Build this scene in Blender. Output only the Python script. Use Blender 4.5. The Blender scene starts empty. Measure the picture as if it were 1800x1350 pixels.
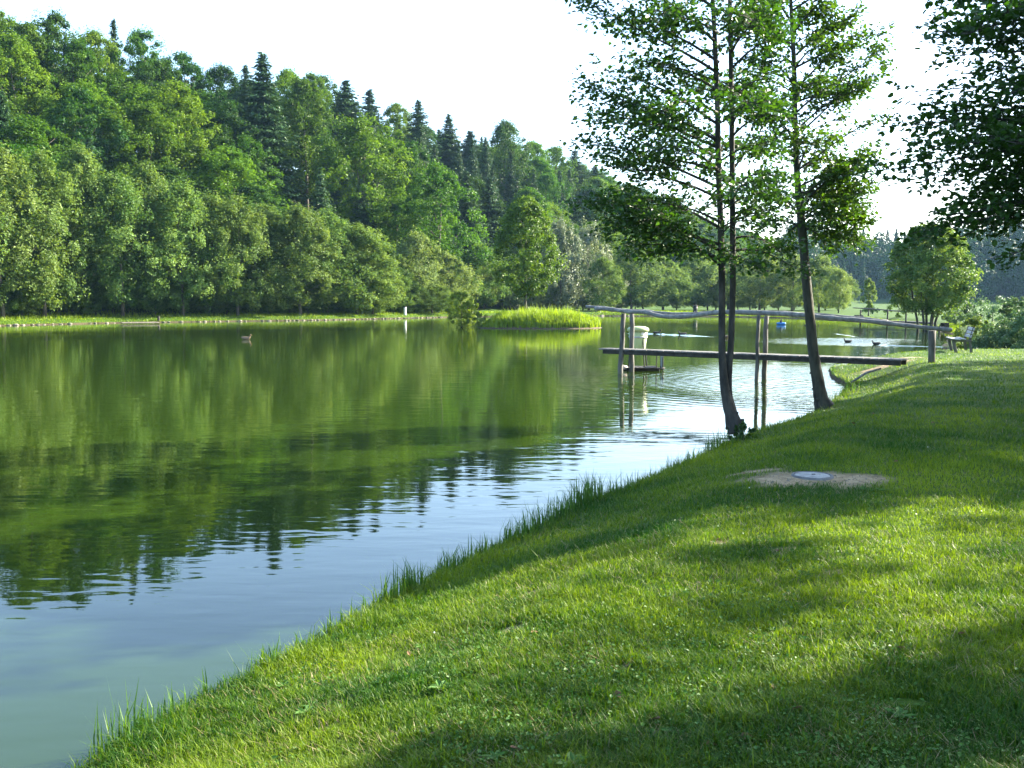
import bpy, math, random
import numpy as np
from mathutils import Vector
R = math.radians
SC = bpy.context.scene
COL = SC.collection
random.seed(7)
RNG = np.random.default_rng(7)

# ------------------------------------------------------------------ camera, sky, sun, exposure
CAM_Z, TILT, FPX = 2.3, R(5.04), 1700.0
cd = bpy.data.cameras.new('camera'); cam = bpy.data.objects.new('camera', cd); COL.objects.link(cam)
cam.location = (0, 0, CAM_Z); cam.rotation_euler = (R(90) - TILT, 0, 0)
cd.sensor_width = 36; cd.lens = 36 * FPX / 1800; cd.clip_start = 0.05; cd.clip_end = 8000
SC.camera = cam
SUN_AZ, SUN_EL = 68, 27          # azimuth to the right of the view direction, elevation
w = bpy.data.worlds.new('World'); SC.world = w; w.use_nodes = True
nt = w.node_tree; bg = nt.nodes['Background']
sky = nt.nodes.new('ShaderNodeTexSky'); sky.sky_type = 'NISHITA'; sky.sun_disc = False
sky.sun_elevation = R(SUN_EL); sky.sun_rotation = R(SUN_AZ); sky.dust_density = 1.2; sky.air_density = 1.0; sky.ozone_density = 2.2
nt.links.new(sky.outputs[0], bg.inputs[0]); bg.inputs[1].default_value = 0.115
sd = bpy.data.lights.new('sun', 'SUN'); sun = bpy.data.objects.new('sun', sd); COL.objects.link(sun)
sd.energy = 5.0; sd.angle = R(0.5); sd.color = (1.0, 0.92, 0.75)
SDIR = Vector((math.sin(R(SUN_AZ)) * math.cos(R(SUN_EL)), math.cos(R(SUN_AZ)) * math.cos(R(SUN_EL)), math.sin(R(SUN_EL))))
sun.rotation_euler = SDIR.to_track_quat('Z', 'Y').to_euler(); sun.location = (30, 10, 30)
SC.view_settings.view_transform = 'Standard'; SC.view_settings.look = 'None'
SC.view_settings.exposure = 2.45; SC.view_settings.gamma = 1.0; SC.view_settings.use_curve_mapping = False
SC.render.engine = 'CYCLES'
cy = SC.cycles
cy.max_bounces = 8; cy.diffuse_bounces = 3; cy.glossy_bounces = 3; cy.transmission_bounces = 4; cy.volume_bounces = 0
cy.use_denoising = True; cy.sample_clamp_indirect = 6

# ------------------------------------------------------------------ pixel helpers (photo pixels 1800 x 1350)
ST, CT = math.sin(TILT), math.cos(TILT)
def ray(px, py):
    a = (px - 900) / FPX; b = (675 - py) / FPX
    return a, CT + b * ST, -ST + b * CT
def P(px, py, z=0.0):
    a, f, u = ray(px, py); t = (z - CAM_Z) / u
    return Vector((a * t, f * t, z))
def at(px, py, D):
    a, f, u = ray(px, py); t = D / f
    return Vector((a * t, D, CAM_Z + u * t))

# ------------------------------------------------------------------ object helpers
def tag(o, label=None, cat=None, group=None, kind=None):
    if label: o['label'] = label
    if cat: o['category'] = cat
    if group: o['group'] = group
    if kind: o['kind'] = kind
    return o
def empty(name, loc=(0, 0, 0), rz=0.0):
    o = bpy.data.objects.new(name, None); COL.objects.link(o); o.location = loc; o.rotation_euler = (0, 0, rz)
    o.empty_display_size = 0.3
    return o
def np_mesh(name, V, Fs, mat, smooth=False, tint=None):
    """V (n,3); Fs list of (m,k) int arrays; tint per vertex float"""
    me = bpy.data.meshes.new(name)
    V = np.asarray(V, dtype=np.float32)
    Fs = [np.asarray(f, dtype=np.int32) for f in Fs if len(f)]
    me.vertices.add(len(V)); me.vertices.foreach_set('co', V.ravel())
    idx = np.concatenate([f.ravel() for f in Fs]); me.loops.add(len(idx)); me.loops.foreach_set('vertex_index', idx)
    tot = np.concatenate([np.full(len(f), f.shape[1], dtype=np.int32) for f in Fs])
    st = np.concatenate([[0], np.cumsum(tot)[:-1]]).astype(np.int32)
    me.polygons.add(len(tot)); me.polygons.foreach_set('loop_start', st)
    me.update(calc_edges=True)
    me.polygons.foreach_set('use_smooth', np.full(len(tot), smooth, dtype=bool))
    if tint is not None:
        a = me.attributes.new('tint', 'FLOAT', 'POINT'); a.data.foreach_set('value', np.asarray(tint, dtype=np.float32))
    if mat: me.materials.append(mat)
    me.validate()
    return me
def link(name, me, parent=None, loc=None):
    o = bpy.data.objects.new(name, me); COL.objects.link(o)
    if parent: o.parent = parent
    if loc is not None: o.location = loc
    return o
def copy_tree(o, parent=None):
    c = o.copy(); COL.objects.link(c); c.parent = parent
    for ch in o.children: copy_tree(ch, c)
    return c
class MB:
    """collects boxes, tubes and lofts into one mesh"""
    def __init__(s): s.V = []; s.Q = []; s.T = []; s.n = 0
    def add(s, V, Q=(), T=()):
        s.V += [tuple(v) for v in V]
        s.Q += [tuple(i + s.n for i in q) for q in Q]; s.T += [tuple(i + s.n for i in q) for q in T]
        s.n += len(V)
    def box(s, c, size, rz=0.0, bev=0.0, rx=0.0, ry=0.0, jitter=0.0):
        from mathutils import Euler, Matrix
        M = Euler((rx, ry, rz)).to_matrix(); hx, hy, hz = [v / 2 for v in size]
        b = min(bev, hx * .9, hy * .9, hz * .9)
        V = []
        if b <= 0:
            for z in (-hz, hz):
                for x, y in ((-hx, -hy), (hx, -hy), (hx, hy), (-hx, hy)): V.append((x, y, z))
            Q = [(3, 2, 1, 0), (4, 5, 6, 7), (0, 1, 5, 4), (1, 2, 6, 5), (2, 3, 7, 6), (3, 0, 4, 7)]; T = []
        else:
            for z, i in ((-hz, b), (-hz + b, 0), (hz - b, 0), (hz, b)):
                for x, y in ((-hx + b, -hy + i), (hx - b, -hy + i), (hx - i, -hy + b), (hx - i, hy - b), (hx - b, hy - i), (-hx + b, hy - i), (-hx + i, hy - b), (-hx + i, -hy + b)):
                    V.append((x, y, z))
            Q = []; T = []
            for k in range(3):
                for j in range(8): Q.append((k * 8 + j, k * 8 + (j + 1) % 8, k * 8 + 8 + (j + 1) % 8, k * 8 + 8 + j))
            for o, r in ((0, 1), (24, 0)):
                q = [(o, o + 1, o + 2, o + 7), (o + 2, o + 3, o + 6, o + 7), (o + 3, o + 4, o + 5, o + 6)]
                Q += [tuple(reversed(a)) for a in q] if r else q
        V = [M @ Vector(v) + Vector(c) + Vector((random.uniform(-jitter, jitter), random.uniform(-jitter, jitter), random.uniform(-jitter, jitter))) for v in V]
        s.add(V, Q, T)
    def tube(s, pts, rad, n=8, cap=True, rough=0.0):
        pts = [Vector(p) for p in pts]; m = len(pts)
        if not hasattr(rad, '__len__'): rad = [rad] * m
        V = []; up = None
        for i in range(m):
            d = (pts[min(i + 1, m - 1)] - pts[max(i - 1, 0)]).normalized()
            if up is None:
                up = d.orthogonal().normalized()
            up = (up - d * up.dot(d)).normalized(); b = d.cross(up)
            for j in range(n):
                a = 2 * math.pi * j / n; r = rad[i] * (1 + random.uniform(-rough, rough))
                V.append(pts[i] + (up * math.cos(a) + b * math.sin(a)) * r)
        Q = [(i * n + j, i * n + (j + 1) % n, (i + 1) * n + (j + 1) % n, (i + 1) * n + j) for i in range(m - 1) for j in range(n)]
        T = []
        if cap:
            V.append(pts[0]); V.append(pts[-1]); a = m * n
            T = [(a, (j + 1) % n, j) for j in range(n)] + [(a + 1, (m - 1) * n + j, (m - 1) * n + (j + 1) % n) for j in range(n)]
        s.add(V, Q, T)
    def lathe(s, prof, c=(0, 0, 0), n=24, sx=1.0, sy=1.0):
        V = []
        for r, z in prof:
            for j in range(n):
                a = 2 * math.pi * j / n; V.append((c[0] + r * math.cos(a) * sx, c[1] + r * math.sin(a) * sy, c[2] + z))
        Q = [(i * n + j, i * n + (j + 1) % n, (i + 1) * n + (j + 1) % n, (i + 1) * n + j) for i in range(len(prof) - 1) for j in range(n)]
        s.add(V, Q)
    def build(s, name, mat, parent=None, smooth=False):
        Fs = []
        if s.Q: Fs.append(np.array(s.Q))
        if s.T: Fs.append(np.array(s.T))
        return link(name, np_mesh(name, np.array(s.V), Fs, mat, smooth), parent)

# ------------------------------------------------------------------ materials
def new_mat(name):
    m = bpy.data.materials.new(name); m.use_nodes = True
    return m, m.node_tree.nodes, m.node_tree.links, m.node_tree.nodes['Principled BSDF']
def N(ns, t, **kw):
    n = ns.new(t)
    for k, v in kw.items():
        if k.startswith('i_'): n.inputs[int(k[2:])].default_value = v
        else: setattr(n, k, v)
    return n
def noise_col(name, c1, c2, scale=5, rough=0.8, bump=0.3, bscale=None, detail=6, stretch=None, spec=0.3, bdist=0.02, c3=None):
    m, ns, ln, b = new_mat(name)
    tc = ns.new('ShaderNodeTexCoord'); src = tc.outputs['Object']
    if stretch:
        mp = ns.new('ShaderNodeMapping'); mp.inputs['Scale'].default_value = stretch; ln.new(src, mp.inputs[0]); src = mp.outputs[0]
    n1 = N(ns, 'ShaderNodeTexNoise'); n1.inputs['Scale'].default_value = scale; n1.inputs['Detail'].default_value = detail; n1.inputs['Roughness'].default_value = .65
    ln.new(src, n1.inputs['Vector'])
    cr = ns.new('ShaderNodeValToRGB'); cr.color_ramp.elements[0].position = .32; cr.color_ramp.elements[1].position = .68
    cr.color_ramp.elements[0].color = (*c1, 1); cr.color_ramp.elements[1].color = (*c2, 1)
    if c3:
        e = cr.color_ramp.elements.new(.5); e.color = (*c3, 1)
    ln.new(n1.outputs[0], cr.inputs[0]); ln.new(cr.outputs[0], b.inputs['Base Color'])
    b.inputs['Roughness'].default_value = rough; b.inputs['Specular IOR Level'].default_value = spec
    if bump:
        n2 = N(ns, 'ShaderNodeTexNoise'); n2.inputs['Scale'].default_value = bscale or scale * 4; n2.inputs['Detail'].default_value = 5
        ln.new(src, n2.inputs['Vector']); bp = ns.new('ShaderNodeBump'); bp.inputs['Strength'].default_value = bump; bp.inputs['Distance'].default_value = bdist
        ln.new(n2.outputs[0], bp.inputs['Height']); ln.new(bp.outputs[0], b.inputs['Normal'])
    return m
def leaf_mat(name, dark, light, trans=0.35, tcol=None, rough=0.5, spec=0.35, objvar=0.16, tmul=1.0):
    m, ns, ln, b = new_mat(name); out = ns['Material Output']
    at_ = N(ns, 'ShaderNodeAttribute', attribute_name='tint')
    mx = N(ns, 'ShaderNodeMix', data_type='RGBA'); mx.inputs[6].default_value = (*dark, 1); mx.inputs[7].default_value = (*light, 1)
    ln.new(at_.outputs['Fac'], mx.inputs[0])
    oi = ns.new('ShaderNodeObjectInfo')
    hs = ns.new('ShaderNodeHueSaturation')
    mr = N(ns, 'ShaderNodeMapRange'); mr.inputs[3].default_value = 1 - objvar; mr.inputs[4].default_value = 1 + objvar
    ln.new(oi.outputs['Random'], mr.inputs[0]); ln.new(mr.outputs[0], hs.inputs['Value'])
    ma = N(ns, 'ShaderNodeMath', operation='MULTIPLY_ADD'); ma.inputs[1].default_value = 7.13; ma.inputs[2].default_value = 0
    fr = N(ns, 'ShaderNodeMath', operation='FRACT'); ln.new(oi.outputs['Random'], ma.inputs[0]); ln.new(ma.outputs[0], fr.inputs[0])
    mh = N(ns, 'ShaderNodeMapRange'); mh.inputs[3].default_value = .5 - objvar * .07; mh.inputs[4].default_value = .5 + objvar * .07
    ln.new(fr.outputs[0], mh.inputs[0]); ln.new(mh.outputs[0], hs.inputs['Hue'])
    ln.new(mx.outputs[2], hs.inputs['Color']); ln.new(hs.outputs[0], b.inputs['Base Color'])
    b.inputs['Roughness'].default_value = rough; b.inputs['Specular IOR Level'].default_value = spec
    tb = ns.new('ShaderNodeBsdfTranslucent')
    mt = N(ns, 'ShaderNodeMix', data_type='RGBA', blend_type='MULTIPLY'); mt.inputs[0].default_value = 1
    tc = tcol or (1.6, 1.5, .5)
    mt.inputs[7].default_value = (tc[0] * tmul, tc[1] * tmul, tc[2] * tmul, 1)
    ln.new(hs.outputs[0], mt.inputs[6]); ln.new(mt.outputs[2], tb.inputs[0])
    ms = ns.new('ShaderNodeMixShader'); ms.inputs[0].default_value = trans
    ln.new(b.outputs[0], ms.inputs[1]); ln.new(tb.outputs[0], ms.inputs[2]); ln.new(ms.outputs[0], out.inputs['Surface'])
    return m
M = {}
M['alder_far'] = leaf_mat('alder_leaves', (.055, .115, .022), (.175, .260, .068), trans=.36, spec=.15)
M['pale_far'] = leaf_mat('pale_leaves', (.085, .145, .045), (.22, .30, .11), trans=.38, spec=.15)  # green paled to stand for haze and light on the lake-end trees
M['broad_far'] = leaf_mat('broadleaf_leaves', (.026, .080, .005), (.080, .165, .010), trans=.35, spec=.15)
M['broad_light'] = leaf_mat('light_broadleaf_leaves', (.045, .105, .006), (.125, .215, .014), trans=.36, spec=.15)
M['broad_dark'] = leaf_mat('dark_broadleaf_leaves', (.016, .055, .008), (.05, .115, .015), trans=.3, spec=.15)
M['willow'] = leaf_mat('silver_willow_leaves', (.12, .16, .09), (.27, .31, .19), trans=.25, tcol=(1.2, 1.2, .7))
M['yellow_far'] = leaf_mat('yellow_green_leaves', (.11, .19, .015), (.19, .29, .03), trans=.35)
M['spruce'] = leaf_mat('spruce_needles', (.018, .047, .018), (.05, .10, .034), trans=.12, spec=.2)
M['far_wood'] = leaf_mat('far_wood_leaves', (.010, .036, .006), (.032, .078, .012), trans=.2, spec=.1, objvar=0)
M['island_leaf'] = leaf_mat('island_tree_leaves', (.04, .098, .007), (.125, .205, .016), trans=.33, objvar=0)
M['near_leaf'] = leaf_mat('alder_near_leaves', (.016, .056, .009), (.05, .108, .017), trans=.29, tcol=(2.0, 2.1, .5), rough=.35, spec=.45, objvar=0)  # green darkened to stand for shade over the twin crown
M['near_leaf_lit'] = leaf_mat('alder_second_leaves', (.022, .065, .008), (.065, .125, .016), trans=.3, tcol=(2.2, 2.2, .5), rough=.38, spec=.45, objvar=0)  # lighter copy of the near leaves, sunlight put into the green
M['near_dark'] = leaf_mat('overhang_leaves', (.012, .048, .006), (.038, .095, .012), trans=.3, tcol=(1.8, 2.0, .4), rough=.4, spec=.4, objvar=0)  # darker leaf green, the shade of the overhanging crown put into the colour
M['shrub'] = leaf_mat('shrub_leaves', (.05, .11, .045), (.11, .19, .085), trans=.25, objvar=.15)
M['grass'] = leaf_mat('lawn_blades', (.020, .080, .003), (.205, .28, .010), trans=.40, tcol=(1.6, 1.6, .3), rough=.5, spec=.3, objvar=0)
M['bank_grass'] = leaf_mat('bank_blades', (.03, .10, .014), (.12, .22, .03), trans=.35, objvar=0)
M['reed'] = leaf_mat('reed_blades', (.12, .20, .012), (.27, .37, .03), trans=.4, objvar=0)
M['weed'] = leaf_mat('weed_leaves', (.03, .10, .010), (.09, .19, .03), trans=.2, rough=.5, spec=.25, objvar=0)
M['straw'] = leaf_mat('straw_blades', (.16, .11, .045), (.36, .30, .15), trans=.2, tcol=(1, 1, .8), objvar=0)
M['bark'] = noise_col('alder_bark', (.018, .018, .016), (.075, .07, .06), scale=9, stretch=(1, 1, .35), bump=.8, bscale=30)
M['bark2'] = noise_col('mossy_bark', (.02, .02, .014), (.08, .073, .05), scale=8, stretch=(1, 1, .3), bump=.8, bscale=28, c3=(.055, .055, .04))
M['bark_far'] = noise_col('forest_bark', (.06, .05, .04), (.16, .14, .11), scale=3, stretch=(1, 1, .3), bump=0)
M['wood'] = noise_col('weathered_wood', (.04, .038, .032), (.17, .16, .14), scale=6, stretch=(1, 1, .25), bump=.6, bscale=40, bdist=.01)
M['rail'] = noise_col('grey_pole_wood', (.10, .10, .095), (.29, .29, .27), scale=7, bump=.5, bscale=30, bdist=.01, c3=(.18, .18, .17))
M['deck'] = noise_col('weathered_planks', (.05, .048, .045), (.19, .185, .175), scale=5, bump=.6, bscale=40, bdist=.01)
M['darkwood'] = noise_col('wet_dark_wood', (.02, .018, .015), (.06, .055, .045), scale=6, bump=.5, bscale=30)
M['bench'] = noise_col('bench_slats', (.28, .28, .27), (.48, .48, .46), scale=9, bump=.4, bscale=40, bdist=.005)
M['concrete'] = noise_col('concrete', (.21, .20, .18), (.43, .42, .38), scale=18, bump=.4, bscale=90, bdist=.004)
M['concrete_dark'] = noise_col('concrete_ring', (.10, .10, .10), (.2, .2, .19), scale=18, bump=.4, bscale=90, bdist=.004)
M['stone'] = noise_col('edging_stone', (.09, .08, .06), (.27, .24, .18), scale=3, bump=.6, bscale=9, bdist=.05)
M['feeder_green'] = noise_col('feeder_green_plastic', (.46, .56, .27), (.52, .62, .32), scale=4, rough=.45, bump=0, spec=.5)
M['feeder_lid'] = noise_col('feeder_lid_plastic', (.36, .42, .19), (.44, .50, .25), scale=4, rough=.4, bump=0, spec=.5)
M['metal'] = noise_col('galvanised_band', (.35, .36, .38), (.5, .51, .53), scale=10, rough=.4, bump=0, spec=.6)
M['black'] = noise_col('black_metal', (.012, .012, .013), (.03, .03, .03), scale=10, rough=.5, bump=0)
M['white'] = noise_col('white_paint', (.70, .70, .68), (.82, .82, .80), scale=10, rough=.5, bump=0)
M['net'] = noise_col('grey_net', (.16, .20, .22), (.22, .26, .28), scale=40, rough=.7, bump=0)
M['foam'] = noise_col('pale_float', (.55, .42, .34), (.72, .60, .50), scale=6, rough=.6, bump=0)
M['blue'] = noise_col('blue_plastic', (.03, .16, .42), (.04, .20, .50), scale=6, rough=.4, bump=0)
M['duck_brown'] = noise_col('brown_duck_feathers', (.10, .065, .035), (.30, .21, .13), scale=25, rough=.8, bump=0)
M['duck_dark'] = noise_col('dark_duck_feathers', (.015, .018, .018), (.06, .055, .05), scale=25, rough=.8, bump=0)
M['bill'] = noise_col('duck_bill', (.35, .22, .03), (.5, .34, .05), scale=10, rough=.5, bump=0)
M['dry_leaf'] = noise_col('dry_leaf', (.10, .05, .025), (.26, .15, .08), scale=30, rough=.8, bump=0)
M['flower'] = noise_col('clover_flower', (.6, .6, .55), (.75, .75, .7), scale=30, rough=.8, bump=0)
M['earth'] = noise_col('bare_mud', (.05, .035, .02), (.14, .105, .065), scale=4, bump=.6, bscale=14)

# ------------------------------------------------------------------ numpy noise
def _hash(ix, iy, seed):
    h = (ix.astype(np.int64) * 374761393 + iy.astype(np.int64) * 668265263 + seed * 974711) & 0x7fffffff
    h = ((h ^ (h >> 13)) * 1274126177) & 0x7fffffff
    return ((h ^ (h >> 16)) & 0xffff) / 65535.0
def vnoise(x, y, scale, seed=0):
    x = np.asarray(x, float) * scale; y = np.asarray(y, float) * scale
    ix = np.floor(x); iy = np.floor(y); fx = x - ix; fy = y - iy
    fx = fx * fx * (3 - 2 * fx); fy = fy * fy * (3 - 2 * fy)
    a = _hash(ix, iy, seed); b = _hash(ix + 1, iy, seed); c = _hash(ix, iy + 1, seed); d = _hash(ix + 1, iy + 1, seed)
    return a + (b - a) * fx + (c - a) * fy + (a - b - c + d) * fx * fy
def fbm(x, y, scale, seed=0, o=3):
    s = 0; a = .5; t = 0
    for k in range(o):
        s = s + a * vnoise(x, y, scale * 2 ** k, seed + k * 17); t += a; a *= .5
    return s / t
def S(t):
    t = np.clip(t, 0, 1); return t * t * (3 - 2 * t)

# ------------------------------------------------------------------ shorelines and terrain
near_px = [(135, 1350), (205, 1303), (330, 1226), (450, 1176), (600, 1090), (700, 1038), (800, 988), (880, 950), (935, 925), (1000, 888),
           (1080, 860), (1150, 832), (1230, 797), (1275, 775), (1330, 754), (1400, 734), (1445, 714), (1475, 692), (1490, 672)]
near_bank = [P(x, y, .12).xy[:] for x, y in near_px]
near_bank += [(9.35, 28.2), (10.2, 31), (12.3, 33.6), (15, 34.8), (18.5, 35.3)]
far_px = [(-500, 590), (-200, 579), (0, 573), (200, 568), (420, 565), (560, 563), (700, 560), (800, 557.5), (950, 556), (1060, 555.5), (1150, 556), (1280, 557), (1373, 559),
          (1480, 563), (1560, 567), (1600, 570), (1640, 580), (1670, 588)]
far_bank = [P(x, y, 0).xy[:] for x, y in far_px]
LAKE = np.array([(-4.2, 1.2), (-7, -6), (-14, -30), (-110, -40)] + far_bank + [(19.5, 44), (19.8, 38)] + near_bank[::-1])
def seg_dist(x, y, A, B):
    dx, dy = B[0] - A[0], B[1] - A[1]; L = dx * dx + dy * dy
    t = np.clip(((x - A[0]) * dx + (y - A[1]) * dy) / L, 0, 1)
    return np.hypot(x - A[0] - t * dx, y - A[1] - t * dy), t
def lake_sd(x, y):
    """distance to the waterline: positive on land"""
    x = np.asarray(x, float); y = np.asarray(y, float)
    d = np.full(x.shape, 1e9); ins = np.zeros(x.shape, bool)
    n = len(LAKE)
    for i in range(n):
        A = LAKE[i]; B = LAKE[(i + 1) % n]
        dd, _ = seg_dist(x, y, A, B); d = np.minimum(d, dd)
        c = (A[1] > y) != (B[1] > y)
        xi = (B[0] - A[0]) * (y - A[1]) / (B[1] - A[1] + 1e-12) + A[0]
        ins ^= c & (x < xi)
    return np.where(ins, -d, d)
# foot of the left hill and its ridge height, set so the tree tops reach the photo's skyline
HB = np.array([(-110, -40), (-78, 20), (-60, 60), (-46, 84), (-30, 101), (-14, 120), (2, 148), (24, 185), (52, 235), (95, 310), (150, 400), (230, 520)], float)
SKY_PX = [-900, 0, 100, 200, 300, 400, 500, 600, 700, 800, 900, 1000, 1100, 1200, 1300, 1400, 1480, 1600]
SKY_PY = [10, 45, 45, 72, 92, 122, 140, 160, 190, 215, 238, 270, 310, 350, 395, 430, 478, 500]
HW = 56.0; TREE_H = 17.0
def _ridge():
    out = []
    for i in range(len(HB)):
        a = HB[max(i - 1, 0)]; b = HB[min(i + 1, len(HB) - 1)]; d = (b - a) / np.linalg.norm(b - a)
        n = np.array((-d[1], d[0])); r = HB[i] + n * HW
        if r[1] < 60: out.append(24.0); continue
        px = 900 + FPX * r[0] / r[1]; py = np.interp(px, SKY_PX, SKY_PY)
        out.append(max(6.0, at(px, py, r[1]).z - TREE_H))
    return np.array(out)
RZ = _ridge()
def hill(x, y):
    best = np.full(np.shape(x), 1e9); zr = np.zeros(np.shape(x)); side = np.zeros(np.shape(x))
    for i in range(len(HB) - 1):
        A, B = HB[i], HB[i + 1]; d, t = seg_dist(x, y, A, B)
        m = d < best - 1e-6
        sgn = (B[0] - A[0]) * (y - A[1]) - (B[1] - A[1]) * (x - A[0])
        best = np.where(m, d, best); zr = np.where(m, RZ[i] + (RZ[i + 1] - RZ[i]) * t, zr); side = np.where(m, sgn, side)
    s = np.where(side > 0, best, -best)
    return zr * S((s + 2) / HW) , s
FH = np.array([(120, 560), (150, 470), (215, 400), (290, 300), (330, 180), (330, 40)], float)
FHZ = np.array([4, 12, 22, 28, 31, 32.])
def far_hill(x, y):
    best = np.full(np.shape(x), 1e9); z = np.zeros(np.shape(x))
    for i in range(len(FH) - 1):
        d, t = seg_dist(x, y, FH[i], FH[i + 1]); m = d < best
        best = np.where(m, d, best); z = np.where(m, FHZ[i] + (FHZ[i + 1] - FHZ[i]) * t, z)
    return z * S(1 - best / 75), best
def height(x, y):
    x = np.asarray(x, float); y = np.asarray(y, float)
    d = lake_sd(x, y)
    near = (y < 45) & (x > -12)
    top = np.where(near, .50, .34)
    h = np.where(d > 0, .10 + np.where(near, .04 * S(d / .3), 0) + (top - np.where(near, .04, 0)) * S(d / np.where(near, 2.2, 1.5)), -.02 + np.maximum(-1.4, d * .9))
    h = h + np.where(near & (d > .6), (fbm(x, y, .6, 3) - .5) * .06 + (fbm(x, y, 2.4, 9) - .5) * .03, 0) * S((d - .6) / 1.5)
    hh, s = hill(x, y); fh, _ = far_hill(x, y)
    return h + np.where(d > 0, 1, 0) * (hh * S(d / 12) + fh)
def hz(x, y): return float(height(np.array([x]), np.array([y]))[0])
def axis(lo, f0, f1, hi, df, dm, m0, m1):
    a = list(np.arange(f0, f1, df)); x = f1; s = df
    while x < m1: a.append(x); s = min(s * 1.12, dm); x += s
    while x < hi: a.append(x); s *= 1.25; x += s
    a.append(hi); x = f0; s = df; b = []
    while x > m0: s = min(s * 1.12, dm); x -= s; b.append(x)
    while x > lo: s *= 1.25; x -= s; b.append(max(x, lo))
    return np.array(sorted(set(b)) + a)
gx = axis(-1500, -3.5, 15, 1500, .13, 1.6, -130, 300); gy = axis(-300, 2.2, 37, 1800, .13, 1.6, -30, 260)
X, Y = np.meshgrid(gx, gy); Z = height(X, Y)
nx, ny = len(gx), len(gy)
ii = (np.arange(ny - 1)[:, None] * nx + np.arange(nx - 1)[None, :]).ravel()
gm = np_mesh('ground', np.stack([X, Y, Z], -1).reshape(-1, 3), [np.stack([ii, ii + 1, ii + 1 + nx, ii + nx], -1)], None, True)
ground = link('ground', gm); tag(ground, 'green lawn and grassy banks around the lake', 'ground', kind='structure')
# soil patches on the lawn: (x, y, rx, ry)
COVER = P(1428, 834, .62)
PATCH = []
for px, py, rx, ry in ((1418, 842, .66, .42), (1345, 842, .40, .20), (1320, 822, .28, .22), (1500, 838, .33, .17),
                       (1262, 958, .08, .06), (1280, 1090, .06, .05), (1470, 1010, .08, .06), (950, 1000, .13, .06), (905, 1075, .1, .05), (1600, 1235, .08, .05),
                       (1100, 1175, .07, .05), (1370, 970, .1, .05)):
    p = P(px, py, .6); PATCH.append((p.x, p.y, rx, ry))
for px, py, rx, ry in ((1560, 645, .9, .45), (1600, 640, .5, .3)):
    p = P(px, py, .4); PATCH.append((p.x, p.y, rx, ry))
def patch_amt(x, y):
    m = np.zeros(np.shape(x)); w_ = (fbm(x, y, 5.0, 31) - .5) * 1.1
    for a, b, rx, ry in PATCH:
        m = np.maximum(m, 1.15 - np.sqrt(((x - a) / rx) ** 2 + ((y - b) / ry) ** 2) + w_)
    return np.clip(m * 2.2, 0, 1)
_hh, _ss = hill(X, Y); _f, _fd = far_hill(X, Y)
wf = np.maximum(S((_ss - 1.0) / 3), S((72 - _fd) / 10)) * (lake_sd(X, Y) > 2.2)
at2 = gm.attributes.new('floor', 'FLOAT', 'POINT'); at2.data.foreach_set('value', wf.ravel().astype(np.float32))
att = gm.attributes.new('soil', 'FLOAT', 'POINT'); att.data.foreach_set('value', patch_amt(X, Y).ravel().astype(np.float32))
def ground_mat():
    m, ns, ln, b = new_mat('lawn_ground')
    tc = ns.new('ShaderNodeTexCoord')
    def nz(sc, det=5):
        n = N(ns, 'ShaderNodeTexNoise'); n.inputs['Scale'].default_value = sc; n.inputs['Detail'].default_value = det; n.inputs['Roughness'].default_value = .65
        ln.new(tc.outputs['Object'], n.inputs['Vector']); return n.outputs[0]
    def ramp(src, stops):
        r = ns.new('ShaderNodeValToRGB'); e = r.color_ramp.elements
        e[0].position, e[0].color = stops[0][0], (*stops[0][1], 1); e[1].position, e[1].color = stops[-1][0], (*stops[-1][1], 1)
        for p_, c in stops[1:-1]: q = e.new(p_); q.color = (*c, 1)
        ln.new(src, r.inputs[0]); return r.outputs[0]
    def mix(f, a, c):
        x = N(ns, 'ShaderNodeMix', data_type='RGBA')
        ln.new(f, x.inputs[0]) if not isinstance(f, float) else setattr(x.inputs[0], 'default_value', f)
        ln.new(a, x.inputs[6]); ln.new(c, x.inputs[7]); return x.outputs[2]
    g = ramp(nz(.35, 4), [(.3, (.018, .055, .003)), (.5, (.035, .085, .005)), (.7, (.07, .12, .010))])
    g2 = ramp(nz(9, 6), [(.3, (.02, .045, .006)), (.55, (.045, .095, .008)), (.72, (.09, .13, .02))])
    g = mix(.5, g, g2)
    soil = ramp(nz(14, 6), [(.3, (.20, .135, .075)), (.5, (.32, .24, .135)), (.7, (.45, .355, .21))])
    a = N(ns, 'ShaderNodeAttribute', attribute_name='soil')
    g = mix(a.outputs['Fac'], g, soil)
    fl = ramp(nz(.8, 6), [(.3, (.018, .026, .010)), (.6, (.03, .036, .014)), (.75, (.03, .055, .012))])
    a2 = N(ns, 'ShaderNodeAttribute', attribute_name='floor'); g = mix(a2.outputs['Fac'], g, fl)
    # mud at the waterline
    sp = ns.new('ShaderNodeSeparateXYZ'); ln.new(tc.outputs['Object'], sp.inputs[0])
    mr = N(ns, 'ShaderNodeMapRange'); mr.inputs[1].default_value = .05; mr.inputs[2].default_value = .17; mr.inputs[3].default_value = 1; mr.inputs[4].default_value = 0
    ln.new(sp.outputs[2], mr.inputs[0])
    mud = ramp(nz(6, 5), [(.3, (.04, .032, .02)), (.7, (.11, .085, .055))])
    g = mix(mr.outputs[0], g, mud)
    ln.new(g, b.inputs['Base Color']); b.inputs['Roughness'].default_value = .9; b.inputs['Specular IOR Level'].default_value = .15
    bp = ns.new('ShaderNodeBump'); bp.inputs['Strength'].default_value = .7; bp.inputs['Distance'].default_value = .03
    ln.new(nz(30, 5), bp.inputs['Height']); ln.new(bp.outputs[0], b.inputs['Normal'])
    return m
gm.materials.append(ground_mat())

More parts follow.
